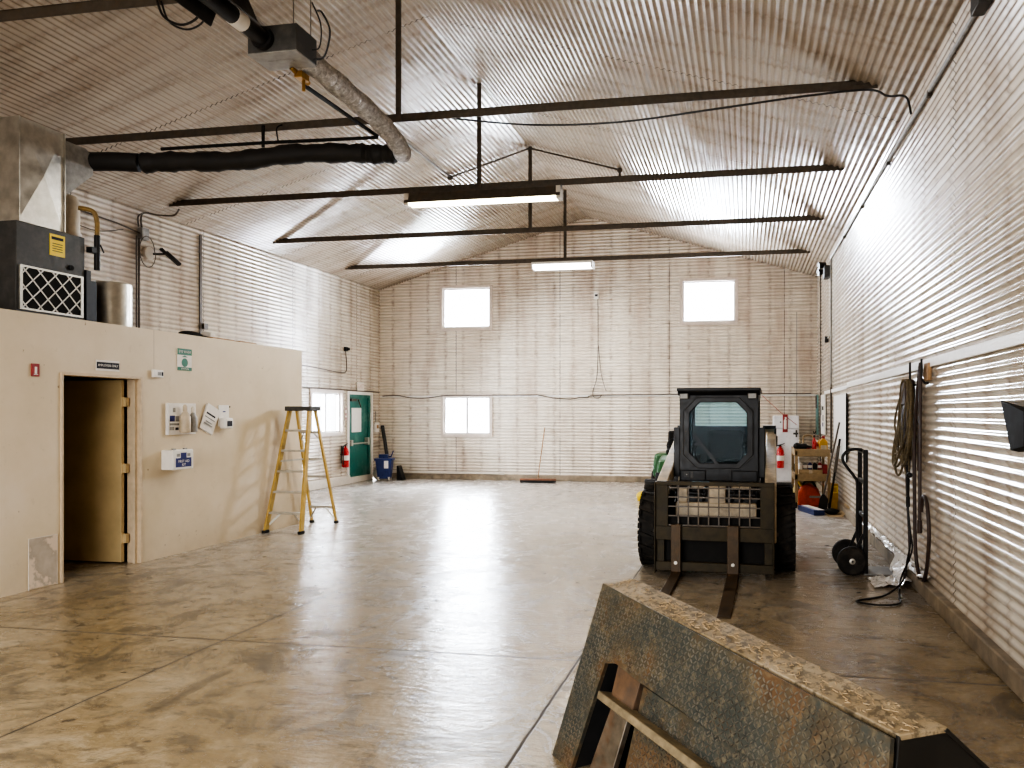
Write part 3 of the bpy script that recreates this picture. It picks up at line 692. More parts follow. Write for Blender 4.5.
for y, hh, w, nm in ((.0,.33,.060,'bottle'),(.13,.31,.048,'bottle')):
    mb = MB(); mb.lathe([(w*.9,0),(w,.01),(w,hh*.55),(w*.5,hh*.72),(w*.38,hh*.76)],(.063,y,-.16),n=20); b = mb.build(nm, M['canister'] if y < .1 else M['greyl'], t)
    mb = MB(); mb.lathe([(w*.42,hh*.76),(w*.42,hh*.93),(w*.2,hh)],(.06,y,-.16),n=16); mb.build('cap', M['canister'] if y < .1 else M['offwhite'], b)
    mb = MB(); mb.lathe([(w*1.01,.04),(w*1.01,.15)],(.06,y,-.16),n=20); mb.build('bottle_label', M['navy'] if y > .1 else M['tan'], b)
t = thing('notice_papers', 'tilted sheaf of white papers pinned to office wall right of eyewash station', 'papers', (X1,8.63,1.585)); t.rotation_euler = (-.42,0,0)
for i, (dy, dz, r) in enumerate(((.0,-.01,.06),(.0,.0,0))):
    mb = MB(); mb.obox((.006+.012*i,dy,dz),(.006,.25,.33),(r,.05,0)); mb.build('sheet', M['paper'], t, smooth=False)
for z, w in ((.10,.14),(.05,.17),(.0,.19),(-.05,.12),(-.08,.16)):
    mb = MB(); mb.obox((.0235,-.01,z),(.002,w,.012 if z != .05 else .022),(0,.05,0)); mb.build('print_line', M['ink'] if z == .05 else M['greyl'], t, smooth=False)
t = thing('soap_dispenser', 'small white dispenser on office wall at right of tilted papers', 'dispenser', (X1,8.90,1.61))
plate(t,'back_plate',-.10,.10,-.12,.15,0,.012,M['white'],.004); plate(t,'tank',-.095,.055,-.15,-.01,.012,.11,M['white'],.02); plate(t,'front_print',-.07,.03,-.12,-.05,.11,.112,M['ink']); plate(t,'small_mark',-.02,.03,.06,.075,.012,.014,M['navy']); plate(t,'dark_spot',.12,.135,.12,.14,0,.006,M['ink'])
t = thing('first_aid_box', 'white first aid box with blue label low on office wall', 'first aid box', (X1,7.99,1.12))
plate(t,'case',-.165,.165,-.115,.115,0,.16,M['white'],.012)
pl2 = plate(t,'blue_label',-.125,.125,-.085,.02,.161,.164,M['navy']); plate(t,'blue_label_top',-.045,.045,.02,.08,.161,.164,M['navy'])
for y in (-.085,.085): plate(t,'grey_emblem',y-.025,y+.025,.035,.07,.161,.163,M['greyl'])
for y in (-.09,.09): plate(t,'latch',y-.02,y+.02,.115,.13,.09,.12,M['greyl'])
text('lettering','FIRST AID',.042,M['paper'],t,(.1655,0,-.02),RX); text('lettering','KIT',.042,M['paper'],t,(.1655,0,-.06),RX)
t = thing('plaster_patch', 'unpainted plaster patch at foot of office wall left of doorway', 'patch', (X1,6.31,.0))
plate(t,'patch_board',-.15,.15,.01,.48,0,.006,M['patch'])
mb = MB()
for q in ((-.155,-.15,.0,.485),(.15,.155,.0,.485),(-.15,.15,.48,.485)): mb.box(0,.007,*q)
mb.build('patch_edge', M['offwhite'], t)

# ------------------------------------------------------------------ step ladder
t = thing('step_ladder', 'yellow fibreglass step ladder standing open by the office wall', 'ladder', (-6.26,9.72,0))
H = 1.70; TY0, TY1 = .40, .56
def fx(z, s): return s*(.155+.115*(1-z/H))
def fy(z): return TY0*z/H
def ry(z): return 1.05-(1.05-TY1)*z/H
def rx(z, s): return s*(.145+.055*(1-z/H))
for s in (-1,1):
    mb = MB(); p0, p1 = Vector((fx(0,s),0,.02)), Vector((fx(H,s),TY0,H))
    mb.bar(p0, p1, .028, .085, (0,-1,.2)); r = mb.build('front_rail', M['yellow'], t, bevel=.004)
    mb = MB(); mb.obox((fx(0,s),0,.02),(.05,.11,.04)); mb.build('rubber_foot', M['blackm'], r, bevel=.006)
    mb = MB(); mb.bar((rx(0,s),1.05,.02),(rx(H,s),TY1,H),.026,.05,(0,1,.2)); r = mb.build('rear_rail', M['yellow'] if s > 0 else M['yellow'], t, bevel=.004)
    mb = MB(); mb.obox((rx(0,s),1.05,.02),(.045,.07,.04)); mb.build('rubber_foot', M['blackm'], r, bevel=.006)
for i in range(1,6):
    z = .285*i; mb = MB(); mb.box(fx(z,-1),fx(z,1),fy(z)-.04,fy(z)+.05,z-.028,z); mb.build('step', M['alu'], t, bevel=.003)
for z in (.25,.72,.98,1.38):
    mb = MB(); mb.box(rx(z,-1),rx(z,1),ry(z)-.012,ry(z)+.012,z-.018,z+.018); mb.build('rear_brace', M['alu'], t, bevel=.003)
for s in (-1,1):
    for a, b in (((fx(.1,s),fy(.1)+.03,.10),(fx(.28,s)*.35,fy(.28)+.03,.275)), ((rx(.08,s),ry(.08)-.02,.08),(rx(.25,s)*.4,ry(.25)-.02,.245)), ((rx(1.2,s),ry(1.2)-.02,1.25),(rx(1.38,s)*.5,ry(1.38)-.02,1.37))):
        mb = MB(); mb.bar(a,b,.006,.025); mb.build('corner_strut', M['alu'], t)
for s in (-1,1):
    mb = MB(); mb.bar((fx(.98,s)*.94,fy(.98),.98),(rx(.98,s)*.94,ry(.98),.98),.006,.025); mb.build('spreader', M['alu'], t)
mb = MB(); mb.box(-.20,.20,TY0-.06,TY1+.06,H-.01,H+.055); mb.build('top_cap', M['grey'], t, bevel=.008)

# ------------------------------------------------------------------ back wall fittings
t = thing('motion_sensor', 'small white sensor box high on back wall with hanging cable', 'sensor', (-3.54,YB-.035,4.50))
mb = MB(); mb.box(-.055,.055,-.05,0,-.08,.07); mb.build('sensor_case', M['white'], t, bevel=.01)
mb = MB(); mb.box(-.035,.035,-.055,-.05,-.02,.035); mb.build('sensor_lens', M['ink'], t)
mb = MB(); mb.tube(curve([(.03,-.01,-.08),(.035,-.01,-.8),(.03,-.01,-1.5),(.0,-.01,-2.0),(-.09,-.01,-2.3),(-.07,-.01,-2.45),(.05,-.02,-2.48),(.13,-.01,-2.40)]), .009, 6)
mb.tube(curve([(.045,-.01,-1.2),(.10,-.01,-1.8),(.18,-.01,-2.15),(.24,-.01,-2.32)]), .007, 6); mb.build('sensor_cable', M['steel'], t)
P = [(XL+.1,YB-.05,2.09)]
x = XL+.5
while x < -3.7:
    P.append((x,YB-.045,2.10 if random.random() < .5 else 2.04)); x += random.uniform(.35,.8)
P += [(-5.0,YB-.045,2.1),(-4.6,YB-.05,2.02),(-4.2,YB-.05,2.0),(-3.75,YB-.05,2.04),(-3.45,YB-.05,2.09)]
P.sort(); P.append((-.9,YB-.045,2.11)); P.append((1.5,YB-.045,2.11))
mb = MB(); mb.tube(curve(P,4), .012, 6); tag(mb.build('wall_wiring', M['steel']), 'dark wiring looping along the joint of the back wall', 'cable')
t = thing('push_broom', 'wide push broom leaning upright against the back wall', 'broom', (-4.85,17.86,0), 0)
mb = MB(); mb.box(-.44,.44,-.04,.04,.055,.10); mb.build('broom_head', M['brown'], t, bevel=.006)
mb = MB(); mb.box(-.43,.43,-.05,.05,.0,.056); mb.build('bristles', M['blackm'], t)
mb = MB(); mb.cyl((0,0,.09),(.02,.57,1.30),.014,n=10); mb.build('broom_handle', M['wood'], t)
mb = MB(); mb.box(-9.0,-6.0,YB-.15,YB-.11,.15,.18); mb.box(-9.0,-5.85,YB-.125,YB-.10,.14,.20); tag(mb.build('ledge_board', M['offwhite'], bevel=.004), 'pale board lying on the curb below the lower window', 'board')

# white upright cabinet, extinguisher, sign, cord by the right corner
t = thing('refrigerator', 'white upright refrigerator against the back wall near right corner', 'refrigerator', (.91,YB-.40,0))
mb = MB(); mb.box(-.28,.28,-.26,.26,.10,1.60); mb.build('cabinet', M['fridge'], t, bevel=.012)
mb = MB(); mb.box(-.275,.275,-.31,-.263,.13,1.30); mb.build('main_door', M['fridge'], t, bevel=.012)
mb = MB(); mb.box(-.275,.275,-.31,-.263,1.315,1.595); mb.build('freezer_door', M['fridge'], t, bevel=.012)
mb = MB(); mb.box(-.26,.26,-.25,.25,0,.11); mb.build('kick_plate', M['grey'], t)
for z in (.3,1.1): 
    mb = MB(); mb.box(-.295,-.265,-.335,-.29,z-.08,z+.08); mb.build('hinge_cover', M['grey'], t)
mb = MB(); mb.box(.20,.235,-.335,-.31,1.12,1.28); mb.box(.15,.26,-.33,-.31,1.18,1.22); mb.build('handle', M['grey'], t, bevel=.004)
mb = MB(); mb.box(-.14,-.11,-.314,-.31,1.44,1.47); mb.build('badge', M['grey'], t)
extinguisher('red fire extinguisher in front of the white refrigerator', (.775,YB-.715,.43), 0)
t = thing('extinguisher_sign', 'narrow red and white fire extinguisher sign above refrigerator', 'sign', (.885,YB-.715,1.43))
mb = MB(); mb.box(-.055,.055,-.006,0,-.20,.20); mb.build('sign_plate', M['redp'], t, bevel=.002)
mb = MB(); mb.box(-.03,.03,-.008,-.006,-.13,.06); mb.cyl((0,-.006,.06),(0,-.009,.06),.03,n=12); mb.box(-.01,.03,-.008,-.006,.09,.14); mb.build('white_symbol', M['paper'], t)
mb = MB(); mb.tube([(.38,YB-.04,2.08),(.80,YB-.735,1.66),(1.13,YB-.735,1.40)], .006, 6); tag(mb.build('red_cord', M['redp']), 'thin red cord slanting down from wall to the refrigerator', 'cord')
mb = MB(); mb.tube([(1.18,YB-.04,4.0),(1.18,YB-.04,2.4),(1.18,YB-.04,1.5)], .008, 6); tag(mb.build('thin_conduit', M['greyl']), 'thin grey conduit on back wall above the white refrigerator', 'conduit')

# ------------------------------------------------------------------ compact track-free loader (wheeled) with pallet forks
SR = thing('skid_steer_loader', 'black and tan wheeled skid steer loader with pallet forks facing the camera', 'loader', (-.275,8.90,0), math.radians(-2.0))
mb = MB(); mb.prism([(-.62,.30),(-.45,.18),(1.0,.18),(1.35,.40),(1.35,1.05),(.9,1.08),(-.30,.92),(-.62,.86)],'yz',-.44,.44); mb.build('chassis', M['black'], SR, bevel=.02)
mb = MB(); mb.box(-.42,.42,-.74,-.63,.48,.72); mb.build('front_cross_member', M['tan'], SR, bevel=.012)['label'] = 'tan cross member behind the mesh'
mb = MB(); mb.box(-.07,.10,-.72,-.60,.70,.92); mb.box(-.40,-.30,-.72,-.60,.72,.86); mb.box(.16,.36,-.70,-.62,.86,.92); mb.box(-.26,-.12,-.70,-.62,.86,.92); mb.build('quick_hitch', M['tan'], SR, bevel=.01)
mb = MB()
for x in (-.33,-.2,-.14,.16,.26,.34): mb.tube(curve([(x,-.6,.72),(x+.02,-.68,.80),(x+.06,-.62,.88)]), .016, 8)
mb.cyl((.12,-.66,.80),(.40,-.66,.80),.03,n=12); mb.cyl((-.36,-.66,.82),(-.10,-.66,.80),.025,n=12); mb.build('hydraulic_hoses', M['black'], SR)
# wheels
def wheel(x0, x1, y, front):
    s = 1 if x1 > x0 else -1; R = .405
    mb = MB(); w = abs(x1-x0); X = lambda u: x0+s*u
    prof_ = [(.22,.02),(.33,0.0),(.375,.03),(.385,.05),(.385,w-.05),(.375,w-.03),(.33,w),(.22,w-.02)]
    mb.lathe([(r, h) for r, h in prof_], (x0,y,R), (s,0,0), 36)
    for k in range(18):
        for side in (0,1):
            a = 2*PI*(k+.5*side)/18
            for (u0,u1,sk) in ((.0,.55,.16),) if side == 0 else ((.45,1.0,-.16),):
                pts = []
                for u, da in ((u0,0 if side==0 else sk*1.0),(u1,sk if side==0 else 0)):
                    for r in (.372,.405):
                        for e in (-.048,.048): pts.append((X(u*w), y+r*math.sin(a+da+e), R+r*math.cos(a+da+e)))
                mb.add(pts, [(0,1,3,2),(4,6,7,5),(0,2,6,4),(1,5,7,3),(2,3,7,6),(0,4,5,1)])
    for k in range(18):   # shoulder blocks
        a = 2*PI*(k+.0)/18
        for u in (.015, w-.015):
            mb.obox((X(u), y+.375*math.sin(a), R+.375*math.cos(a)), (.03,.055,.07), (-a,0,0))
    wh = mb.build('wheel', M['rubber'], SR, merge=False)
    mb = MB(); mb.lathe([(.225,w*.55),(.225,w-.03),(.19,w-.05),(.08,w-.07),(.08,w-.02),(.05,w-.01)], (x0,y,R), (s,0,0), 28); mb.build('rim', M['tan'], wh)
for s in (-1,1):
    for y in (-.44,.56): wheel(s*.50, s*.81, y, y < 0)
# cab
CF, CB, CZ0, CZ1, CW = -.30, .78, .90, 1.90, .43
oct_out = [(-.375,1.20),(-.375,1.68),(-.23,1.835),(.22,1.835),(.365,1.68),(.365,1.20),(.22,1.05),(-.23,1.05)]
oct_in = [(-.315,1.225),(-.315,1.66),(-.205,1.775),(.195,1.775),(.305,1.66),(.305,1.225),(.195,1.11),(-.205,1.11)]
rect = [(-CW,1.20),(-CW,1.68),(-CW,CZ1),(CW,CZ1),(CW,1.68),(CW,1.20),(CW,CZ0),(-CW,CZ0)]
rect = [rect[0],rect[1],rect[2],rect[3],rect[4],rect[5],rect[6],rect[7]]
mb = MB(); mb.ring(rect, oct_out, 'xz', CF, CF+.05)
side = lambda s: mb.ring([(CF+.05,CZ0),(CF+.05,CZ1),(CB,CZ1),(CB,CZ0)], [(CF+.14,1.15),(CF+.14,1.80),(CB-.10,1.80),(CB-.10,1.15)], 'yz', s*CW, s*(CW-.04))
side(1); side(-1)
mb.ring([(-CW,CZ0),(-CW,CZ1),(CW,CZ1),(CW,CZ0)], [(-.36,1.50),(-.36,1.82),(.36,1.82),(.36,1.50)], 'xz', CB-.05, CB)
mb.box(-CW,CW,CF,CB,CZ0-.02,CZ0)
cab = mb.build('cab', M['black'], SR, bevel=.006)
mb = MB(); mb.box(-.455,.455,CF-.06,CB+.05,CZ1,CZ1+.035); mb.prism([(CF-.06,CZ1),(CF,CZ1),(CF,CZ1-.05)],'yz',-.45,.45); rf = mb.build('cab_roof', M['black'], SR, bevel=.008)
mb = MB()
for i in range(9): mb.box(-.18+i*.042,-.15+i*.042,CF-.006,CF,1.855,1.872)
mb.build('roof_vent', M['grey'], rf)
for x in (-.375,.365):
    mb = MB(); mb.obox((x,CF-.03,1.845),(.10,.06,.065)); l = mb.build('work_light', M['grey'], SR, bevel=.008)
    mb = MB(); mb.box(x-.04,x+.04,CF-.064,CF-.06,1.82,1.87); mb.build('lens', M['greyl'], l)
mb = MB(); mb.ring([(u*1.03,v) for u,v in oct_out], oct_in, 'xz', CF-.035, CF+.012); dr = mb.build('cab_door', M['black'], SR, bevel=.008)
mb = MB(); mb.prism(oct_in, 'xz', CF-.005, CF); mb.build('door_glass', M['cabglass'], dr, smooth=False)
mb = MB(); mb.bar((-.27,CF-.03,1.42),(.02,CF-.03,1.06),.03,.02,(0,1,0)); mb.bar((-.20,CF-.045,1.36),(-.24,CF-.045,1.30),.02,.02,(0,1,0)); mb.build('wiper', M['black'], dr)
mb = MB(); mb.ring([(u*1.035,v) for u,v in [(-.375,1.19),(-.375,1.68),(-.23,1.84),(.22,1.84),(.365,1.68),(.365,1.19),(.22,1.045),(-.23,1.045)]], [(u*1.0,v) for u,v in oct_out], 'xz', CF-.028, CF-.02); mb.build('door_seal', M['grey'], dr)
for a in (.14,-.42):
    mb = MB(); mb.box(a,a+.28,CF-.02,CF,.90,1.03); lp = mb.build('lower_panel', M['black'], SR, bevel=.02)
mb = MB(); mb.box(-.375,-.325,CF-.026,CF-.02,.95,1.01); mb.box(-.305,-.275,CF-.026,CF-.02,.945,1.015); mb.build('socket_plate', M['grey'], lp)
mb = MB(); mb.box(-.352,-.344,CF-.03,CF-.026,.975,.985); mb.build('white_dot', M['white'], lp)
mb = MB(); mb.box(-.18,.24,.32,.50,1.0,1.46); mb.box(-.18,.24,-.02,.40,.98,1.12); mb.build('operator_seat', M['blackm'], cab, bevel=.05)
mb = MB()
for x in (-.28,.28): mb.cyl((x,-.1,.95),(x,-.14,1.28),.014,n=8); mb.ball((x,-.145,1.30),.035)
mb.box(-.40,-.28,-.10,.5,.92,1.16); mb.box(.28,.40,-.10,.5,.92,1.16); mb.build('control_levers', M['blackm'], cab)
mb = MB(); mb.box(-.36,.36,CB-.028,CB-.022,1.50,1.82); mb.build('rear_glass', M['cabglass'], cab, smooth=False)
mb = MB()
for s in (-1,1): mb.box(s*(CW-.022),s*(CW-.018),CF+.14,CB-.10,1.15,1.80)
mb.build('side_glass', M['cabglass'], cab, smooth=False)
# lift arms and rear towers
for s in (-1,1):
    xa, xb = s*.50, s*.62
    poly = [(1.28,1.20),(1.28,1.40),(1.05,1.42),(-.62,.985),(-.80,.93),(-.86,.82),(-.86,.34),(-.70,.34),(-.70,.74),(-.60,.82),(1.0,1.22)]
    mb = MB(); mb.prism(poly,'yz',xa,xb); arm = mb.build('lift_arm', M['tan'], SR, bevel=.012)
    mb = MB(); mb.cyl((xa-s*.02,-.78,.42),(xb+s*.02,-.78,.42),.05,n=16); mb.cyl((xa-s*.02,1.16,1.31),(xb+s*.02,1.16,1.31),.06,n=16); mb.build('pivot_pin', M['steel'], arm)
    mb = MB(); mb.cyl((s*.47,.55,.78),(s*.47,-.25,.62),.045,n=14); mb.cyl((s*.47,.95,.86),(s*.47,.5,.77),.03,n=12); mb.build('lift_cylinder', M['black'], SR)
    mb = MB(); mb.prism([(.95,.55),(1.36,.55),(1.34,1.46),(1.12,1.48)],'yz',s*.47,s*.61); tw = mb.build('rear_tower', M['tan'], SR, bevel=.015)
    mb = MB(); mb.box(s*.46,s*.62,1.08,1.37,1.46,1.50); mb.box(s*.60,s*.625,.98,1.12,.7,1.47); mb.build('tower_edge', M['black'], tw)
mb = MB(); mb.box(-.46,.46,1.10,1.42,.62,1.18); mb.build('engine_cover', M['tan'], SR, bevel=.03)
for s in (-1,1):
    mb = MB(); mb.box(s*.43,s*.50,-.26,-.18,.95,1.5); mb.build('grab_rail', M['black'], SR, bevel=.008)
# pallet fork carriage
FY = -1.02
mb = MB()
mb.box(-.60,.60,FY-.03,FY+.03,.925,.965); mb.box(-.60,-.46,FY-.02,FY+.02,.50,.93); mb.box(.46,.60,FY-.02,FY+.02,.50,.93)
mb.box(-.60,.60,FY-.03,FY+.05,.37,.51); mb.box(-.60,.60,FY-.03,FY+.05,.06,.15); mb.box(-.585,-.50,FY,FY+.03,.12,.40); mb.box(.50,.585,FY,FY+.03,.12,.40)
for x in (-.60,.585): mb.box(x,x+.015,FY-.05,FY+.08,.03,.95)
car = mb.build('fork_carriage', dull('worn_olive_steel', (.05,.040,.024), .6, .2, spec=.3, var=.4, scale=9, dirt=(.085,.062,.035), dirt_amt=.5), SR, bevel=.005)
mb = MB(); mb.box(-.50,.50,FY+.055,FY+.09,.10,.60); mb.build('attach_plate', M['blackm'], car)
mb = MB()
for i in range(1,9): x = -.46+i*.92/9; mb.box(x-.007,x+.007,FY-.006,FY+.006,.505,.93)
for j in range(0,5): z = .52+j*.095; mb.box(-.46,.46,FY-.006,FY+.006,z-.007,z+.007)
mb.build('guard_mesh', M['steel'], car)
for x, w in ((-.375,.10),(.195,.115)):
    mb = MB(); y = FY-.075
    poly = [(y+.045,.56),(y+.045,.03),(y-1.45,.012),(y-1.47,.004),(y-1.45,.0),(y-.02,.0),(y,.02),(y,.56)]
    poly = [(y+.045,.50),(y+.045,.0),(y-1.47,.0),(y-1.47,.010),(y-.06,.042),(y,.06),(y,.50)]
    mb.prism(poly,'yz',x-w/2,x+w/2); mb.box(x-w/2,x+w/2,y,y+.06,.50,.535)
    fk = mb.build('fork', dull('worn_fork_steel', (.085,.055,.03), .55, .3, var=.35, scale=12, dirt=(.05,.04,.03)), SR, bevel=.005)
    mb = MB(); mb.cyl((x,y-.012,.15),(x,y,.15),.018,n=10); mb.build('lock_pin', M['alu'], fk)

# ------------------------------------------------------------------ riding mower behind the loader
MW = thing('riding_mower', 'green riding mower with black seat parked behind the loader', 'mower', (-1.30,15.0,0))
mb = MB(); mb.prism([(-.95,.42),(-.98,.60),(-.80,.80),(-.25,.86),(-.20,.42)],'yz',-.28,.28); mb.build('hood', M['jd'], MW, bevel=.05)
mb = MB(); mb.prism([(.10,.40),(.10,.62),(.35,.86),(.85,.86),(.98,.55),(.98,.40)],'yz',-.48,.48); mb.build('rear_fender', M['jd'], MW, bevel=.06)
mb = MB(); mb.box(-.30,.30,-.99,-.93,.42,.58); mb.box(-.5,.5,-1.0,-.9,.38,.46); mb.build('bumper', M['black'], MW, bevel=.02)
mb = MB(); mb.box(-.32,.32,-.9,1.0,.25,.42); mb.build('frame_deck', M['black'], MW)
mb = MB(); mb.box(-.24,.24,.25,.70,.84,.95); mb.prism([(.62,.90),(.72,.90),(.82,1.30),(.72,1.30)],'yz',-.24,.24); mb.build('seat', M['blackm'], MW, bevel=.04)
mb = MB(); mb.cyl((0,-.25,.80),(0,.02,1.02),.025,n=10); mb.tube([(.19*math.cos(i*PI/10),.02+.10*math.sin(i*PI/10),1.03+.15*math.sin(i*PI/10)) for i in range(20)], .014, 6, closed=True); mb.build('steering_wheel', M['black'], MW)
mb = MB(); mb.box(-.46,.46,-.40,.20,.12,.26); mb.build('mower_deck', M['jd'], MW, bevel=.03)
for s in (-1,1):
    for y, r, x in ((-.68,.20,.44),(.62,.26,.46)):
        mb = MB(); mb.lathe([(r*.5,-.08),(r*.9,-.09),(r,-.06),(r,.06),(r*.9,.09),(r*.5,.08)], (s*x,y,r), (s,0,0), 24); w = mb.build('wheel', M['rubber'], MW)
        mb = MB(); mb.lathe([(r*.52,.02),(r*.52,.07),(r*.2,.05),(r*.15,.09)], (s*x,y,r), (s,0,0), 20); mb.build('rim', M['yel'], w)
mb = MB(); mb.ball((-1.92,14.55,.09),.09,(1.2,1,1)); mb.box(-2.0,-1.86,14.5,14.6,.0,.05); tag(mb.build('yellow_jack', M['yel']), 'small yellow object on floor beside the mower wheel', 'jack')

# ------------------------------------------------------------------ tan utility cart with clutter
CT = thing('utility_cart', 'tan plastic three tier utility cart loaded with shop supplies by right wall', 'cart', (.86,13.92,0))
CWX, CLY = .60, 1.06
def tray(mb, z0, z1):
    mb.box(0,CWX,0,CLY,z0,z0+.025)
    for a in ((0,CWX,0,.025),(0,CWX,CLY-.025,CLY),(0,.025,.025,CLY-.025),(CWX-.025,CWX,.025,CLY-.025)): mb.box(a[0],a[1],a[2],a[3],z0+.025,z1)
mb = MB(); tray(mb,.90,1.03); mb.build('top_tray', M['cart'], CT, bevel=.006)
mb = MB(); tray(mb,.47,.60); mb.build('middle_tray', M['cart'], CT, bevel=.006)
for x in (.0,CWX-.05):
    for y in (.0,CLY-.05):
        mb = MB(); mb.box(x,x+.05,y,y+.05,.10,1.0); lg = mb.build('corner_post', M['cart'], CT, bevel=.006)
        mb = MB(); mb.cyl((x+.012,y+.025,.05),(x+.038,y+.025,.05),.05,n=16); mb.build('caster', M['rubber'], lg)
mb = MB(); mb.tube(curve([(.22,CLY,1.0),(.22,CLY+.06,1.20),(.30,CLY+.08,1.24),(.40,CLY+.06,1.20),(.40,CLY,1.0)]), .016, 8); mb.build('push_handle', M['cart'], CT)
gx, gy = .86, 13.92
def on(name, lab, cat, x, y, z, group=None): return thing(name, lab, cat, (gx+x, gy+y, z), 0, group)
TT, TM = .927, .497
t = on('power_drill', 'black power drill lying at the near corner of the cart top', 'drill', .10,.16,TT)
mb = MB(); mb.tube([(-.06,0,.145),(.06,0,.145),(.10,.01,.145)], .05, 14); mb.ball((-.06,0,.15),.062); mb.cyl((.10,.01,.145),(.20,.02,.13),.028,.012,n=12); mb.build('drill_body', M['black'], t)
mb = MB(); mb.bar((.0,0,.12),(.05,.05,.02),.05,.045); mb.box(-.01,.13,.0,.10,0,.05); mb.build('grip_battery', M['blackm'], t, bevel=.008)
t = on('rag', 'crumpled red and white rag on cart top behind the drill', 'rag', .20,.38,TT)
mb = MB(); 
for i in range(5): mb.obox((random.uniform(-.06,.06),random.uniform(-.05,.05),.07+.012*i),(.13,.10,.035),(random.uniform(-.4,.4),random.uniform(-.4,.4),random.random()*3))
mb.box(-.06,.06,-.05,.05,0,.07); mb.build('cloth', M['redp'], t, bevel=.01)
mb = MB(); mb.obox((.03,-.03,.135),(.14,.03,.03),(.2,.3,.4)); mb.build('white_fold', M['paper'], t, bevel=.008)
def bottle(name, lab, cat, x, y, z, r, h, m, cap, group, labelm=None):
    t = on(name, lab, cat, x, y, z, group)
    mb = MB(); mb.lathe([(r*.9,0),(r,.01),(r,h*.7),(r*.45,h*.82),(r*.40,h*.88)], n=18); mb.build('body', m, t)
    mb = MB(); mb.lathe([(r*.45,h*.88),(r*.45,h),(r*.3,h*1.01)], n=14); mb.build('cap', cap, t)
    if labelm:
        mb = MB(); mb.lathe([(r*1.02,h*.2),(r*1.02,h*.55)], n=18); mb.build('wrap_label', labelm, t)
    return t
bottle('spray_can','tall red spray can standing on cart top','spray can',.34,.20,TT,.036,.34,M['red'],M['blackm'],'cans on the cart')
bottle('oil_bottle','dark red oil bottle between spray can and ochre jug on cart','bottle',.39,.30,TT,.04,.25,M['redp'],M['white'],'cans on the cart',M['paper'])
def jug(lab, x, y, z, h, m, group=None, cap=None):
    t = on('oil_jug', lab, 'jug', x, y, z, group)
    mb = MB(); mb.prism([(-.07,0),(.07,0),(.07,h*.7),(.02,h*.86),(-.03,h*.86),(-.07,h*.7)],'xz',-.045,.045); mb.build('jug_body', m, t, bevel=.015)
    mb = MB(); mb.cyl((0,0,h*.86),(0,0,h),.026,n=14); mb.build('jug_cap', cap or M['redp'], t)
    mb = MB(); mb.box(-.05,.05,-.048,-.045,h*.15,h*.5); mb.build('jug_label', M['tan'], t)
jug('ochre oil jug with red cap on cart top', .50,.20,TT,.33,M['orange'],'jugs on the cart')
jug('second ochre oil jug on cart top, farther back', .48,.44,TT,.30,M['orange'],'jugs on the cart',M['brown'])
t = on('cardboard_box','low brown cardboard box on the middle shelf of cart','box',.27,.14,TM)
mb = MB(); mb.box(-.20,.20,-.10,.10,0,.17); mb.build('carton', M['card'], t, bevel=.003)
mb = MB(); mb.box(-.03,.03,-.102,-.10,.0,.17); mb.build('tape', M['tan'], t)
labs = ['white paint tin in the carton row on cart, nearest the left post','grey lidded tin beside the white tin on cart','blue printed tin in the middle of cart carton row','black tin between blue and maroon tins on cart','maroon tin at wall end of the cart carton row']
for i, m in enumerate(('white','greyl','navy','black','redp')):
    bottle('small_tin', labs[i], 'tin', .10+i*.083,.14,TM+.171,.038,.14,M[m],M['offwhite'],'tins on the cart middle shelf',M['paper'] if i != 3 else None)
t = on('parts_bin','maroon plastic bin at right end of the cart middle shelf','bin',.52,.14,TM)
mb = MB(); mb.box(-.045,.045,-.09,.09,0,.26); mb.build('bin_body', M['redp'], t, bevel=.01)
for i,(y,m,l) in enumerate(((.40,'redp','small red carton on middle cart shelf toward the back wall'),(.62,'white','white carton on middle cart shelf toward the back wall'),(.88,'blackm','black case at far end of middle cart shelf'))):
    mb = MB(); mb.obox((0,0,.11),(.22,.17,.22),(0,0,.2*i)); o = mb.build('supply_carton', M[m], bevel=.006); tag(o,l,'box','cartons on the cart middle shelf',None,(gx+.17,gy+y,TM))
# under the cart
t = on('gas_can','large red plastic fuel can on the floor under the cart','fuel can',.26,.30,0)
mb = MB(); mb.prism([(-.19,0),(.19,0),(.20,.20),(.14,.33),(.02,.40),(-.12,.38),(-.19,.24)],'xz',-.11,.11); mb.build('can_body', M['redcan'], t, bevel=.04)
mb = MB(); mb.tube(curve([(-.10,0,.38),(-.06,0,.44),(.06,0,.43),(.12,0,.33)]), .018, 8); mb.build('can_handle', M['blackm'], t)
mb = MB(); mb.box(.0,.19,-.115,-.11,.16,.20); mb.build('can_label', M['greyl'], t)
mb = MB(); mb.cyl((-.14,0,.36),(-.19,0,.46),.022,n=12); mb.build('can_spout', M['yel'], t)
t = on('cream_jug','pale yellow jug on floor behind the red fuel can','jug',.05,.58,0)
mb = MB(); mb.lathe([(.085,0),(.09,.02),(.09,.24),(.03,.32),(.03,.36)], n=20); mb.build('jug_body', dull('pale_yellow',(.72,.62,.28),.4), t)
mb = MB(); mb.cyl((0,0,.355),(0,0,.39),.033,n=14); mb.build('jug_cap', M['white'], t)
t = thing('yellow_case', 'yellow plastic case standing between the cart and the right wall', 'case', (1.525,13.93,.0))
mb = MB(); mb.box(-.055,.055,-.09,.09,0,.44); mb.build('case_body', M['orange'], t, bevel=.015)
mb = MB(); mb.ring([(-.05,.28),(-.05,.40),(.05,.40),(.05,.28)],[(-.03,.30),(-.03,.38),(.03,.38),(.03,.30)],'xz',-.10,-.088); mb.build('case_handle', M['yel'], t)
t = thing('shovel', 'dark long handled shovel leaning between cart and right wall', 'shovel', (1.29,13.42,0))
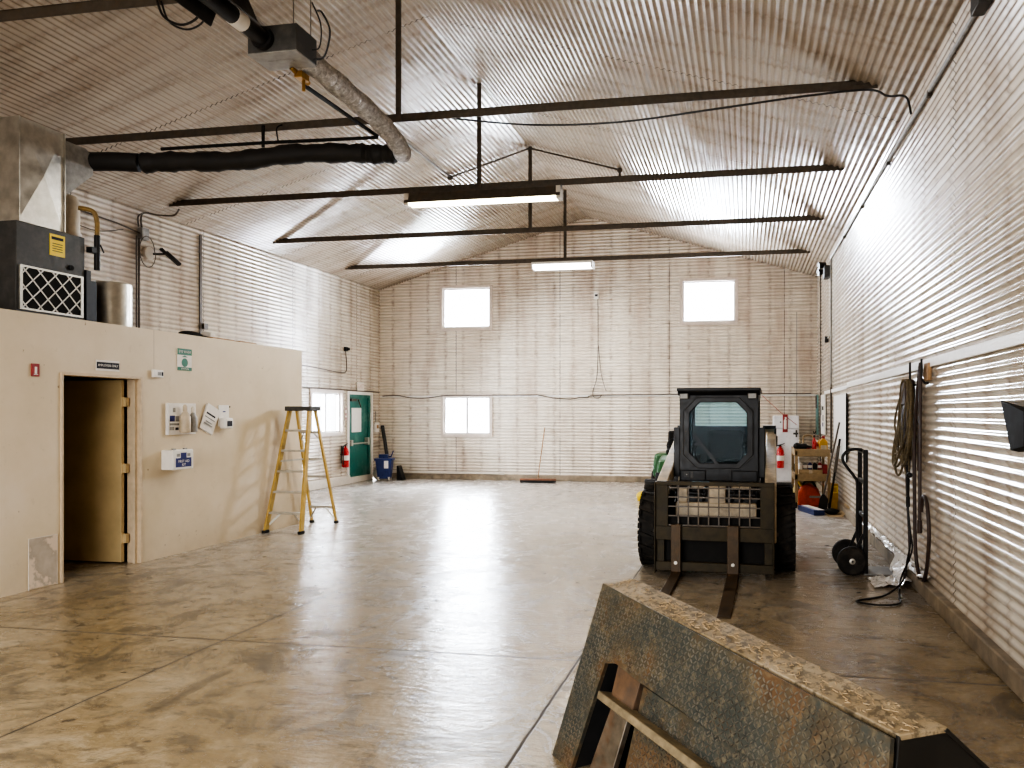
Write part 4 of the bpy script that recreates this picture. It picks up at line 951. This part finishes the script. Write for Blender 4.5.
mb = MB(); mb.cyl((0,.02,.25),(.29,.25,1.50),.016,n=10); mb.build('shovel_handle', M['steel'], t)
mb = MB(); mb.prism([(-.09,.0),(.05,-.0),(.08,.22),(.02,.30),(-.02,.30),(-.06,.22)],'xz',-.012,.012); mb.build('shovel_blade', M['black'], t)
t = thing('leaning_rod', 'second dark rod leaning beside the shovel against the wall', 'rod', (1.40,13.60,0))
mb = MB(); mb.cyl((0,0,0),(.19,.10,1.22),.02,n=10); mb.build('rod', M['blackm'], t)
mb = MB(); mb.bar((.10,.05,.65),(.17,.09,1.10),.06,.05); mb.build('rod_grip', M['steel'], t)
t = thing('blue_carton', 'long blue and white carton lying on the floor before the cart', 'box', (1.08,13.32,0), .30)
mb = MB(); mb.box(-.09,.09,-.36,.36,0,.085); mb.build('carton', M['blue'], t, bevel=.004)
mb = MB(); mb.box(-.03,.09,-.355,.355,.0855,.088); mb.build('white_top', M['paper'], t)
t = thing('open_cardboard', 'bent brown cardboard flap on the floor against the curb', 'cardboard', (1.43,13.0,0))
mb = MB(); mb.add([(-.12,-.15,.003),(.10,-.2,.003),(.10,.35,.003),(-.12,.35,.003),(.20,-.22,.17),(.20,.35,.17),(-.12,-.15,.0),(.10,-.2,.0)],[(0,1,2,3),(1,4,5,2)]); o = mb.build('flap', M['card'], t, recalc=False); o.modifiers.new('s','SOLIDIFY').thickness = .006
mb = MB(); mb.ball((-.03,.15,.05),.09,(1.3,1.2,.55)); mb.build('dark_rag', M['blackm'], t)
mb = MB(); mb.box(1.585,1.645,11.3,11.56,CURB,CURB+.10); tag(mb.build('wood_block', M['brown'], bevel=.006), 'brown wood block lying on top of the right curb', 'block')

# ------------------------------------------------------------------ right wall fittings
t = thing('wall_panel', 'tall white panel with black edge fixed to the right wall', 'panel', (XR-.03,13.9,1.42))
mb = MB(); mb.box(-.012,.0,-.90,.90,-.55,.55); mb.build('panel_face', M['white'], t, smooth=False)
mb = MB(); mb.box(-.02,.0,-.945,-.90,-.56,.56); mb.build('panel_edge', M['blackm'], t)
t = thing('notice_board', 'white notice board with dark posters near the back right corner', 'notice board', (XR-.03,16.75,1.62))
mb = MB(); mb.box(-.02,0,-.42,.42,-.40,.42); mb.build('board_face', M['white'], t)
for y, z, w, h, m in ((-.02,.14,.26,.08,'blackm'),(-.05,-.06,.20,.12,'greyl'),(-.02,-.20,.16,.08,'navy'),(.25,.1,.12,.2,'greyl')):
    mb = MB(); mb.box(-.026,-.02,y-w/2,y+w/2,z-h/2,z+h/2); mb.build('poster', M[m], t)
t = thing('teal_panel', 'tall narrow teal panel hung in the back right corner', 'panel', (XR-.03,18.12,1.65))
mb = MB(); mb.box(-.03,0,-.20,.20,-.48,.42); mb.build('panel_face', M['teal'], t, bevel=.004)
mb = MB(); mb.box(-.035,-.03,-.17,.17,.12,.40); mb.build('dark_top', M['black'], t)
mb = MB(); mb.tube(curve([(-.04,0,-.40),(-.08,0,-.46),(-.10,-.05,-.40)]), .012, 6); mb.build('hook', M['black'], t)
t = thing('wall_conduit', 'long thin conduit along the top of right wall with corner drop', 'conduit', (XR-.035,15.3,0))
mb = MB(); mb.tube([(0,-9.6,4.50),(0,-.05,4.62),(0,.0,4.56),(0,0,2.15)], .020, 8); mb.build('pipe', M['greyl'], t)
for y in (-8,-6,-4,-2): 
    mb = MB(); mb.box(-.02,.02,y-.02,y+.02,4.60+y*.0125-.03,4.60+y*.0125+.03); mb.build('clip', M['steel'], t)
mb = MB(); mb.tube([(0,0,2.2),(0,0,.9)], .020, 8); mb.build('lower_drop', M['steel'], t)
t = thing('junction_box', 'dark junction box at the near end of right wall conduit', 'electrical box', (XR-.02,5.65,4.48))
mb = MB(); mb.box(-.09,0,-.10,.10,-.07,.07); mb.build('box_cover', M['grey'], t, bevel=.006)
mb = MB(); mb.cyl((-.04,.10,0),(-.04,.14,0),.025); mb.build('connector', M['alu'], t)
t = thing('emergency_light', 'twin head emergency light high in the far end of right wall', 'lamp', (XR-.02,15.75,4.42))
mb = MB(); mb.box(-.11,0,-.14,.14,-.12,.12); mb.build('case', M['grey'], t, bevel=.008)
for y, z in ((.10,.17),(.24,.06)):
    mb = MB(); mb.cyl((-.06,y,z),(-.20,y-.03,z-.02),.05,.07,n=16); mb.cyl((-.05,y*.6,z*.6),(-.08,y,z),.015); mb.build('lamp_head', M['black'], t)
t = thing('horn', 'small dark horn box mid height on right wall beside conduit', 'alarm', (XR-.02,15.95,3.12))
mb = MB(); mb.box(-.07,0,-.06,.06,-.06,.06); mb.build('horn_case', M['black'], t, bevel=.006)
mb = MB(); mb.tube([(-.02,-.06,0.02),(-.02,-.62,.06)], .01, 6); mb.build('feed_pipe', M['alu'], t)
# hooks, rope bundle, hoses
t = thing('hook_rail', 'small wooden block with iron hooks on the right wall', 'hooks', (XR-.02,7.62,2.05))
mb = MB(); mb.box(-.03,0,-.34,-.16,-.10,.06); mb.build('wood_block', M['wood'], t, bevel=.004)
for y in (.28,-.22): 
    mb = MB(); mb.tube([(-.0,y,-.12),(-.03,y,-.12),(-.06,y,-.08),(-.06,y,.10)], .011, 8); mb.build('hook', M['black'], t)
t = thing('rope_bundle', 'hank of old coiled rope and cord hanging on the right wall', 'rope', (XR-.085,7.92,1.98))
mb = MB()
for i in range(20):
    w = random.uniform(.10,.34); L = random.uniform(.62,.98); x = random.uniform(-.04,.03); c = random.uniform(.0,.62); yt = random.uniform(-.05,.06)
    pts = []
    for k in range(22):
        a = 2*PI*k/22
        z = -L/2+L/2*math.cos(a); wid = w*(.35+.65*min(1,(-z/L)*1.5)); pts.append((x+.02*math.sin(a*2+i), yt+c*(-z/L)+wid*math.sin(a), z))
    mb.tube(pts, random.choice((.008,.010,.012)), 6, closed=True)
mb.build('rope_loops', M['rope'], t)
mb = MB()
for i in range(7): mb.tube(curve([(random.uniform(-.03,.02),random.uniform(-.08,.10),0),(random.uniform(-.04,.02),random.uniform(-.05,.12),-.35),(random.uniform(-.03,.02),random.uniform(-.02,.14),-.62)]), .014, 6)
mb.build('dark_strands', M['hose'], t)
mb = MB(); mb.obox((-.0,.04,-.12),(.10,.14,.26),(0,0,.1)); mb.ball((0,.04,-.30),.07,(.7,1,1.5)); mb.build('bundle_core', M['hose'], t, bevel=.02)
mb = MB(); mb.tube(curve([(0,.02,-.6),(.0,.08,-.95),(.01,.10,-1.18)]), .011, 6); mb.cyl((.01,.10,-1.14),(.01,.10,-1.24),.02,n=10); mb.tube(curve([(0,.0,-.6),(0,.0,-.9)]), .012,6); mb.ball((0,-.02,-.92),.028); mb.build('hanging_end', M['black'], t)
t = thing('extension_cord', 'thin dark cord dropping from the rope hank and looping on floor', 'cord', (XR-.10,7.9,1.3))
mb = MB(); mb.tube(curve([(.02,-.02,.0),(.02,.10,-.5),(.03,.02,-.85),(-.03,-.12,-1.05),(-.10,-.3,-1.20),(-.30,-.55,-1.287),(-.55,-.78,-1.287),(-.58,-.86,-1.287),(-.42,-.94,-1.287),(-.24,-.86,-1.287),(-.18,-.55,-1.285),(-.10,-.2,-1.2),(.03,-.05,-.95),(.03,.12,-.70),(.03,.10,-.35),(.02,-.02,.05)]), .009, 6); mb.build('cord_loop', M['black'], t)
mb = MB(); mb.tube(curve([(.03,.25,-.02),(.03,.22,-.4),(.03,.12,-.8),(.02,.02,-1.08)]), .008, 6); mb.build('loose_strand', M['hose'], t)
t = thing('rubber_hose', 'dark red rubber hose hanging in a long loop on right wall', 'hose', (XR-.075,7.42,2.08))
mb = MB(); mb.tube(curve([(.0,.12,-.95),(.0,.08,-.6),(.0,.04,-.1),(-.01,.0,.02),(.0,.1,-.06),(.0,.30,-.6),(.0,.30,-1.2),(.0,.24,-1.75),(.01,.06,-1.96),(.01,-.14,-1.82),(.01,-.24,-1.5),(.01,-.16,-1.22),(.01,.0,-1.18),(.01,.06,-1.32)]), .017, 10); mb.build('hose_run', M['hose'], t)
mb = MB(); mb.tube([(.0,.06,-.05),(.0,.08,-1.45)], .016, 8); mb.cyl((0,.08,-1.4),(0,.08,-1.52),.022,n=10); mb.build('hose_end', M['hose'], t)
t = thing('wall_bracket', 'black angular metal bracket projecting from right wall at frame edge', 'bracket', (XR-.01,5.0,1.57))
mb = MB(); mb.add([(-.02,.26,.155),(-.02,.03,-.145),(-.02,-.30,-.12),(-.02,-.30,.10),(-.10,.10,.17),(-.10,-.08,-.13),(-.10,-.30,-.10),(-.10,-.30,.10)],[(0,1,2,3),(4,7,6,5),(0,4,5,1),(1,5,6,2),(2,6,7,3),(3,7,4,0)]); mb.build('bracket_plate', M['blackm'], t, bevel=.004)
mb = MB(); mb.cyl((-.075,.0,-.115),(-.068,-.01,-.115),.008,n=8); mb.build('screw', M['alu'], t)

# crumpled white plastic sheeting along the curb
mb = MB(); N = 60; cols = 7; rows_ = []
for i in range(N+1):
    y = 7.35+(11.0-7.35)*i/N
    for j in range(cols):
        u = j/(cols-1); x = 1.645-.10*u; z = CURB+.025+.03*random.random()
        drop = (.0 if not 7.9 < y < 8.45 else 1.)
        if u > .80 and drop: x = 1.50-.05*random.random(); z = .03+.06*random.random()
        elif u > .6 and drop: x = 1.55; z = CURB*.8+.02*random.random()
        mb.v.append((x+random.uniform(-.008,.008), y+random.uniform(-.02,.02), z))
for i in range(N):
    for j in range(cols-1):
        a = i*cols+j; mb.f.append([a,a+1,a+cols+1,a+cols]); mb.m.append(0)
o = mb.build('plastic_sheeting', M['sheet'], recalc=False, smooth=False); tag(o, 'crumpled white plastic sheeting strewn along the right curb top', 'plastic sheet')
mb = MB(); cols = 9
for i in range(13):
    for j in range(cols):
        u, v = i/12, j/(cols-1); mb.v.append((1.20+.34*u+.02*random.random(), 7.66+.46*v+.10*u*random.random(), .010+.05*random.random()*math.sin(PI*u)+(.06*u if u > .8 else 0)))
for i in range(12):
    for j in range(cols-1): a = i*cols+j; mb.f.append([a,a+1,a+cols+1,a+cols]); mb.m.append(0)
tag(mb.build('plastic_scrap', M['sheet'], recalc=False, smooth=False), 'thin pale plastic scrap on floor beside the hand truck', 'plastic sheet')

# ------------------------------------------------------------------ hand truck
HT = thing('hand_truck', 'black two wheeled hand truck standing upright beside right wall', 'hand truck', (1.075,8.47,0))
for y in (-.20,.20):
    mb = MB(); mb.box(.115,.16,y-.0225,y+.0225,.02,1.285); mb.build('side_rail', M['black'], HT, bevel=.004)
mb = MB()
for z in (.25,.60,.95,1.26): mb.box(.12,.15,-.2,.2,z-.02,z+.02)
mb.build('cross_bar', M['black'], HT, bevel=.004)
mb = MB(); mb.tube(curve([(.13,-.10,1.27),(.06,-.10,1.285),(-.02,-.10,1.27),(-.07,-.10,1.22),(-.07,-.10,1.16),(-.02,-.10,1.08),(.04,-.10,1.0),(.07,-.10,.9),(.07,-.10,.40),(.10,-.10,.22)]), .016, 10); mb.build('loop_handle', M['black'], HT)
mb = MB(); mb.box(.13,.43,-.22,.22,.005,.017); mb.box(.12,.14,-.22,.22,.005,.12); mb.build('toe_plate', M['greyl'], HT, bevel=.003)
for y in (-.23,.23):
    mb = MB(); mb.lathe([(.075,-.035),(.125,-.04),(.148,-.02),(.148,.02),(.125,.04),(.075,.035)],(0,y,.149),(0,1,0),32); w = mb.build('wheel', M['rubber'], HT)
    mb = MB(); mb.lathe([(.076,-.02),(.07,-.032),(.03,-.02),(.03,-.045),(.012,-.05),(.012,.05),(.03,.045),(.03,.02),(.07,.032),(.076,.02)],(0,y,.149),(0,1,0),24); mb.build('rim', M['alu'], w)
mb = MB(); mb.cyl((0,-.2,.149),(0,.2,.149),.014,n=10); mb.build('axle', M['steel'], HT)
for y in (-.19,.19):
    mb = MB(); mb.bar((.0,y,.15),(.13,y,.15),.02,.05); mb.bar((.0,y,.15),(.12,y,.42),.015,.03); mb.build('axle_bracket', M['black'], HT)

# ------------------------------------------------------------------ checker plate bucket attachment in the foreground
BK = thing('loader_bucket', 'large rusty checker plate loader attachment on floor in front of camera', 'loader bucket', (-.689,3.757,0), math.radians(-47.2))
def FP(s, z, d=0.):
    """point on the sloping checker face: s along, z height, d out of the face"""
    u = -.24*(1-z/.822) if z < .822 else 0.
    return (s, u-d*.96, z+d*.28)
def top(s): return .822-.0895*s
def face_cell(mb, quad, d=0.):
    mb.add([FP(s,z,d) for s,z in quad], [(0,1,2,3)])
SR_, ST = 1.704, .49
LE = lambda z: -.084*(1-z/.822)          # left edge
RE = lambda z: SR_+.10*(1-z/.67)
hl = lambda z: .098+(.171-.098)*z/.49    # recess left edge
H1 = 1.32
mb = MB()
def thick(quad, d0=0., d1=-.02):
    a = [FP(s,z,d0) for s,z in quad]; b = [FP(s,z,d1) for s,z in quad]; n = len(quad)
    mb.add(a+b, [tuple(range(n)), tuple(range(2*n-1,n-1,-1))]+[(i,n+i,n+(i+1)%n,(i+1)%n) for i in range(n)])
thick([(LE(0),0),(hl(0),0),(hl(.49),.49),(LE(.49),.49)])
thick([(LE(.49),.49),(hl(.49),.49),(.25,.51),(.44,.485),(H1,.41),(RE(.41),.41),(SR_,top(SR_)),(0,top(0))])
thick([(H1,0),(RE(0),0),(RE(.41),.41),(H1,.41)])
def inrec(s, z): return hl(z) < s < H1 and z < (.50 if s < .25 else .51-.13*(s-.25)/.75*.75)
def lozenges(test, d, s0, s1, z0, z1):
    p = .0225; i = 0; z = z0; row = 0
    while z < z1:
        s = s0; c = 0
        while s < s1:
            if test(s, z):
                a = math.radians(45 if (row+c) % 2 else -45); la, lb = .0115, .0036
                ring = []
                for (u, v) in ((la,0),(la*.4,lb),(-la*.4,lb),(-la,0),(-la*.4,-lb),(la*.4,-lb)):
                    ring.append((s+u*math.cos(a)-v*math.sin(a), z+(u*math.sin(a)+v*math.cos(a))))
                V = [FP(x,y,d) for x,y in ring]+[FP(s+(x-s)*.62,z+(y-z)*.5,d+.0034) for x,y in ring]
                mb.mi = 1; mb.add(V, [(j,(j+1)%6,6+(j+1)%6,6+j) for j in range(6)]+[(6,7,8,9,10,11)]); mb.mi = 0
            s += p; c += 1
        z += p*.86; row += 1
mrg = .012
lozenges(lambda s,z: LE(z)+mrg < s < RE(z)-mrg and z < top(s)-mrg and not inrec(s-.01,z-.012) and not inrec(s+.012,z-.012), 0., -.08, 1.75, .01, .83)
mb.build('checker_face', [M['plate'],M['tread']], BK, smooth=False, merge=False)
mb = MB(); thick([(.45,0),(H1,0),(H1,.40),(.45,.47)], -.03, -.045)
lozenges(lambda s,z: .46 < s < H1-.01 and z < .47-.08*(s-.45)-mrg, -.03, .46, H1, .01, .47)
mb.build('inset_plate', [M['plate'],M['tread']], BK, smooth=False, merge=False)
mb = MB(); thick([(hl(0),0),(.46,0),(.46,.50),(hl(.49),.49)], -.13, -.14); thick([(hl(0)-.01,0),(hl(0)+.0,0),(hl(.49),.49),(hl(.49)-.01,.49)], -.02,-.13); mb.build('recess_back', M['blackm'], BK, smooth=False)
mb = MB(); thick([(.25,.33),(.425,.33),(.44,.487),(.252,.505)], -.015, -.05); mb.build('hitch_lug', M['rust'], BK, bevel=.004)
mb = MB(); thick([(.20,0),(.37,0),(.405,.33),(.265,.33)], -.02, -.05); mb.build('hitch_plate', dull('worn_grey_steel',(.14,.115,.085),.45,.4,var=.4,dirt=(.16,.07,.03)), BK, bevel=.004)
mb = MB(); thick([(.215,.345),(1.28,.265),(1.28,.30),(.215,.38)], .035, -.045); mb.build('hitch_rail', dull('muddy_rail',(.20,.155,.09),.7,0,var=.4,scale=18,dirt=(.07,.055,.035)), BK, bevel=.005)
# top edge, ends, back
tb = [(0,0.,top(0)),(SR_,0.,top(SR_)),(SR_+.06,.155,top(SR_)+.012),(.06,.155,top(0)+.012)]
mb = MB(); mb.add([*tb, *[(x,y,z-.02) for x,y,z in tb]], [(0,1,2,3),(7,6,5,4),(0,4,5,1),(1,5,6,2),(2,6,7,3),(3,7,4,0)])
tp = mb.build('top_edge', M['dusty'], BK, bevel=.004)
mb = MB()
for i in range(260):
    s = random.uniform(.03,SR_); u = random.uniform(.01,.145); z = top(s)+.012*u/.155+.003; a = random.uniform(0,PI); l = random.uniform(.004,.018)
    mb.bar((s-l*math.cos(a),u-l*.5*math.sin(a),z),(s+l*math.cos(a),u+l*.5*math.sin(a),z+.003),.003,.003)
o = mb.build('straw_litter', M['card'], tp, smooth=False); o['kind'] = 'stuff'
def endpoly(s_top, s_bot, zt): return [(s_bot,-.24,0),(s_top,0,zt),(s_top+.06,.155,zt+.012),(s_top+.10,.62,zt-.38),(s_top+.10,.62,0)]
for nm, pts in (('far_end_plate',endpoly(.002,-.084,top(0)-.003)),('near_end_plate',endpoly(SR_-.002,RE(0),top(SR_)-.003))):
    mb = MB(); n = len(pts); off = .014 if nm[0] == 'f' else -.014
    mb.add(pts+[(x+off,y,z) for x,y,z in pts], [tuple(range(n)),tuple(range(2*n-1,n-1,-1))]+[(i,n+i,n+(i+1)%n,(i+1)%n) for i in range(n)])
    mb.build('end_plate', M['darkplate'], BK, bevel=.003)
mb = MB(); z0, z1 = top(0), top(SR_)
mb.add([(.06,.15,z0+.008),(SR_+.06,.15,z1+.008),(SR_+.10,.62,z1-.38),(.10,.62,z0-.38),(SR_+.10,.62,0),(.10,.62,0)], [(0,1,2,3),(3,2,4,5)]); o = mb.build('back_sheet', M['darkplate'], BK, recalc=False, smooth=False); o.modifiers.new('s','SOLIDIFY').thickness = .012

# ------------------------------------------------------------------ light
def area(name, loc, rot, sx, sy, power, col=(1,1,1)):
    l = bpy.data.lights.new(name, 'AREA'); l.shape = 'RECTANGLE'; l.size = sx; l.size_y = sy; l.energy = power; l.color = col
    o = bpy.data.objects.new(name, l); COL.objects.link(o); o.location = loc; o.rotation_euler = rot; return o
for n, w, p in (('daylight', W_UL, 230), ('daylight', W_UR, 430), ('daylight', W_LL, 230)):
    area(n, ((w[0]+w[1])/2, YB+.16, (w[2]+w[3])/2), (-PI/2,0,0), w[1]-w[0]-.02, w[3]-w[2]-.02, p, (.80,.88,1.))
area('daylight', (XL-.14,(W_LF[0]+W_LF[1])/2,(W_LF[2]+W_LF[3])/2), (0,-PI/2,0), W_LF[3]-W_LF[2]-.02, W_LF[1]-W_LF[0]-.02, 380, (.80,.88,1.))
p = area('opening_portal', (-3.4,YF-.2,1.8), (PI/2,0,0), 5.2, 3.6, 1, (1.,.97,.93)); p.data.cycles.is_portal = True  # portal over the added front opening, brings sky light in as fill
area('lamp_and_fill', (-3.70,10.62,4.66), (0,0,0), 2.2, .14, 70, (1.,.95,.84))
area('lamp_and_fill', (-3.80,16.02,4.71), (0,0,0), 1.2, .2, 75, (1.,.97,.92))
area('lamp_and_fill', (-3.70,1.5,4.7), (0,0,0), 2.2, .3, 120, (1.,.95,.86))  # added fill light behind the camera, no fixture there
w = bpy.data.worlds.new('sky'); SC.world = w; w.use_nodes = True
bg = w.node_tree.nodes['Background']; bg.inputs[0].default_value = (.95,.97,1.,1); bg.inputs[1].default_value = 9.0

# ------------------------------------------------------------------ camera
cam = bpy.data.cameras.new('camera'); co = bpy.data.objects.new('camera', cam); COL.objects.link(co)
cam.sensor_width = 36; cam.lens = 775/1024*36; cam.shift_x = -(605-512)/1024; cam.shift_y = (413-384)/1024
co.location = (0,0,1.66); co.rotation_euler = (PI/2,0,math.atan2(140,775)); cam.clip_end = 200
SC.camera = co
SC.view_settings.view_transform = 'AgX'; SC.view_settings.look = 'AgX - High Contrast'; SC.view_settings.exposure = 0.33
SC.cycles.max_bounces = 10; SC.cycles.diffuse_bounces = 6; SC.cycles.glossy_bounces = 4; SC.cycles.transparent_max_bounces = 12
SC.cycles.caustics_reflective = False; SC.cycles.caustics_refractive = False; SC.cycles.sample_clamp_indirect = 6
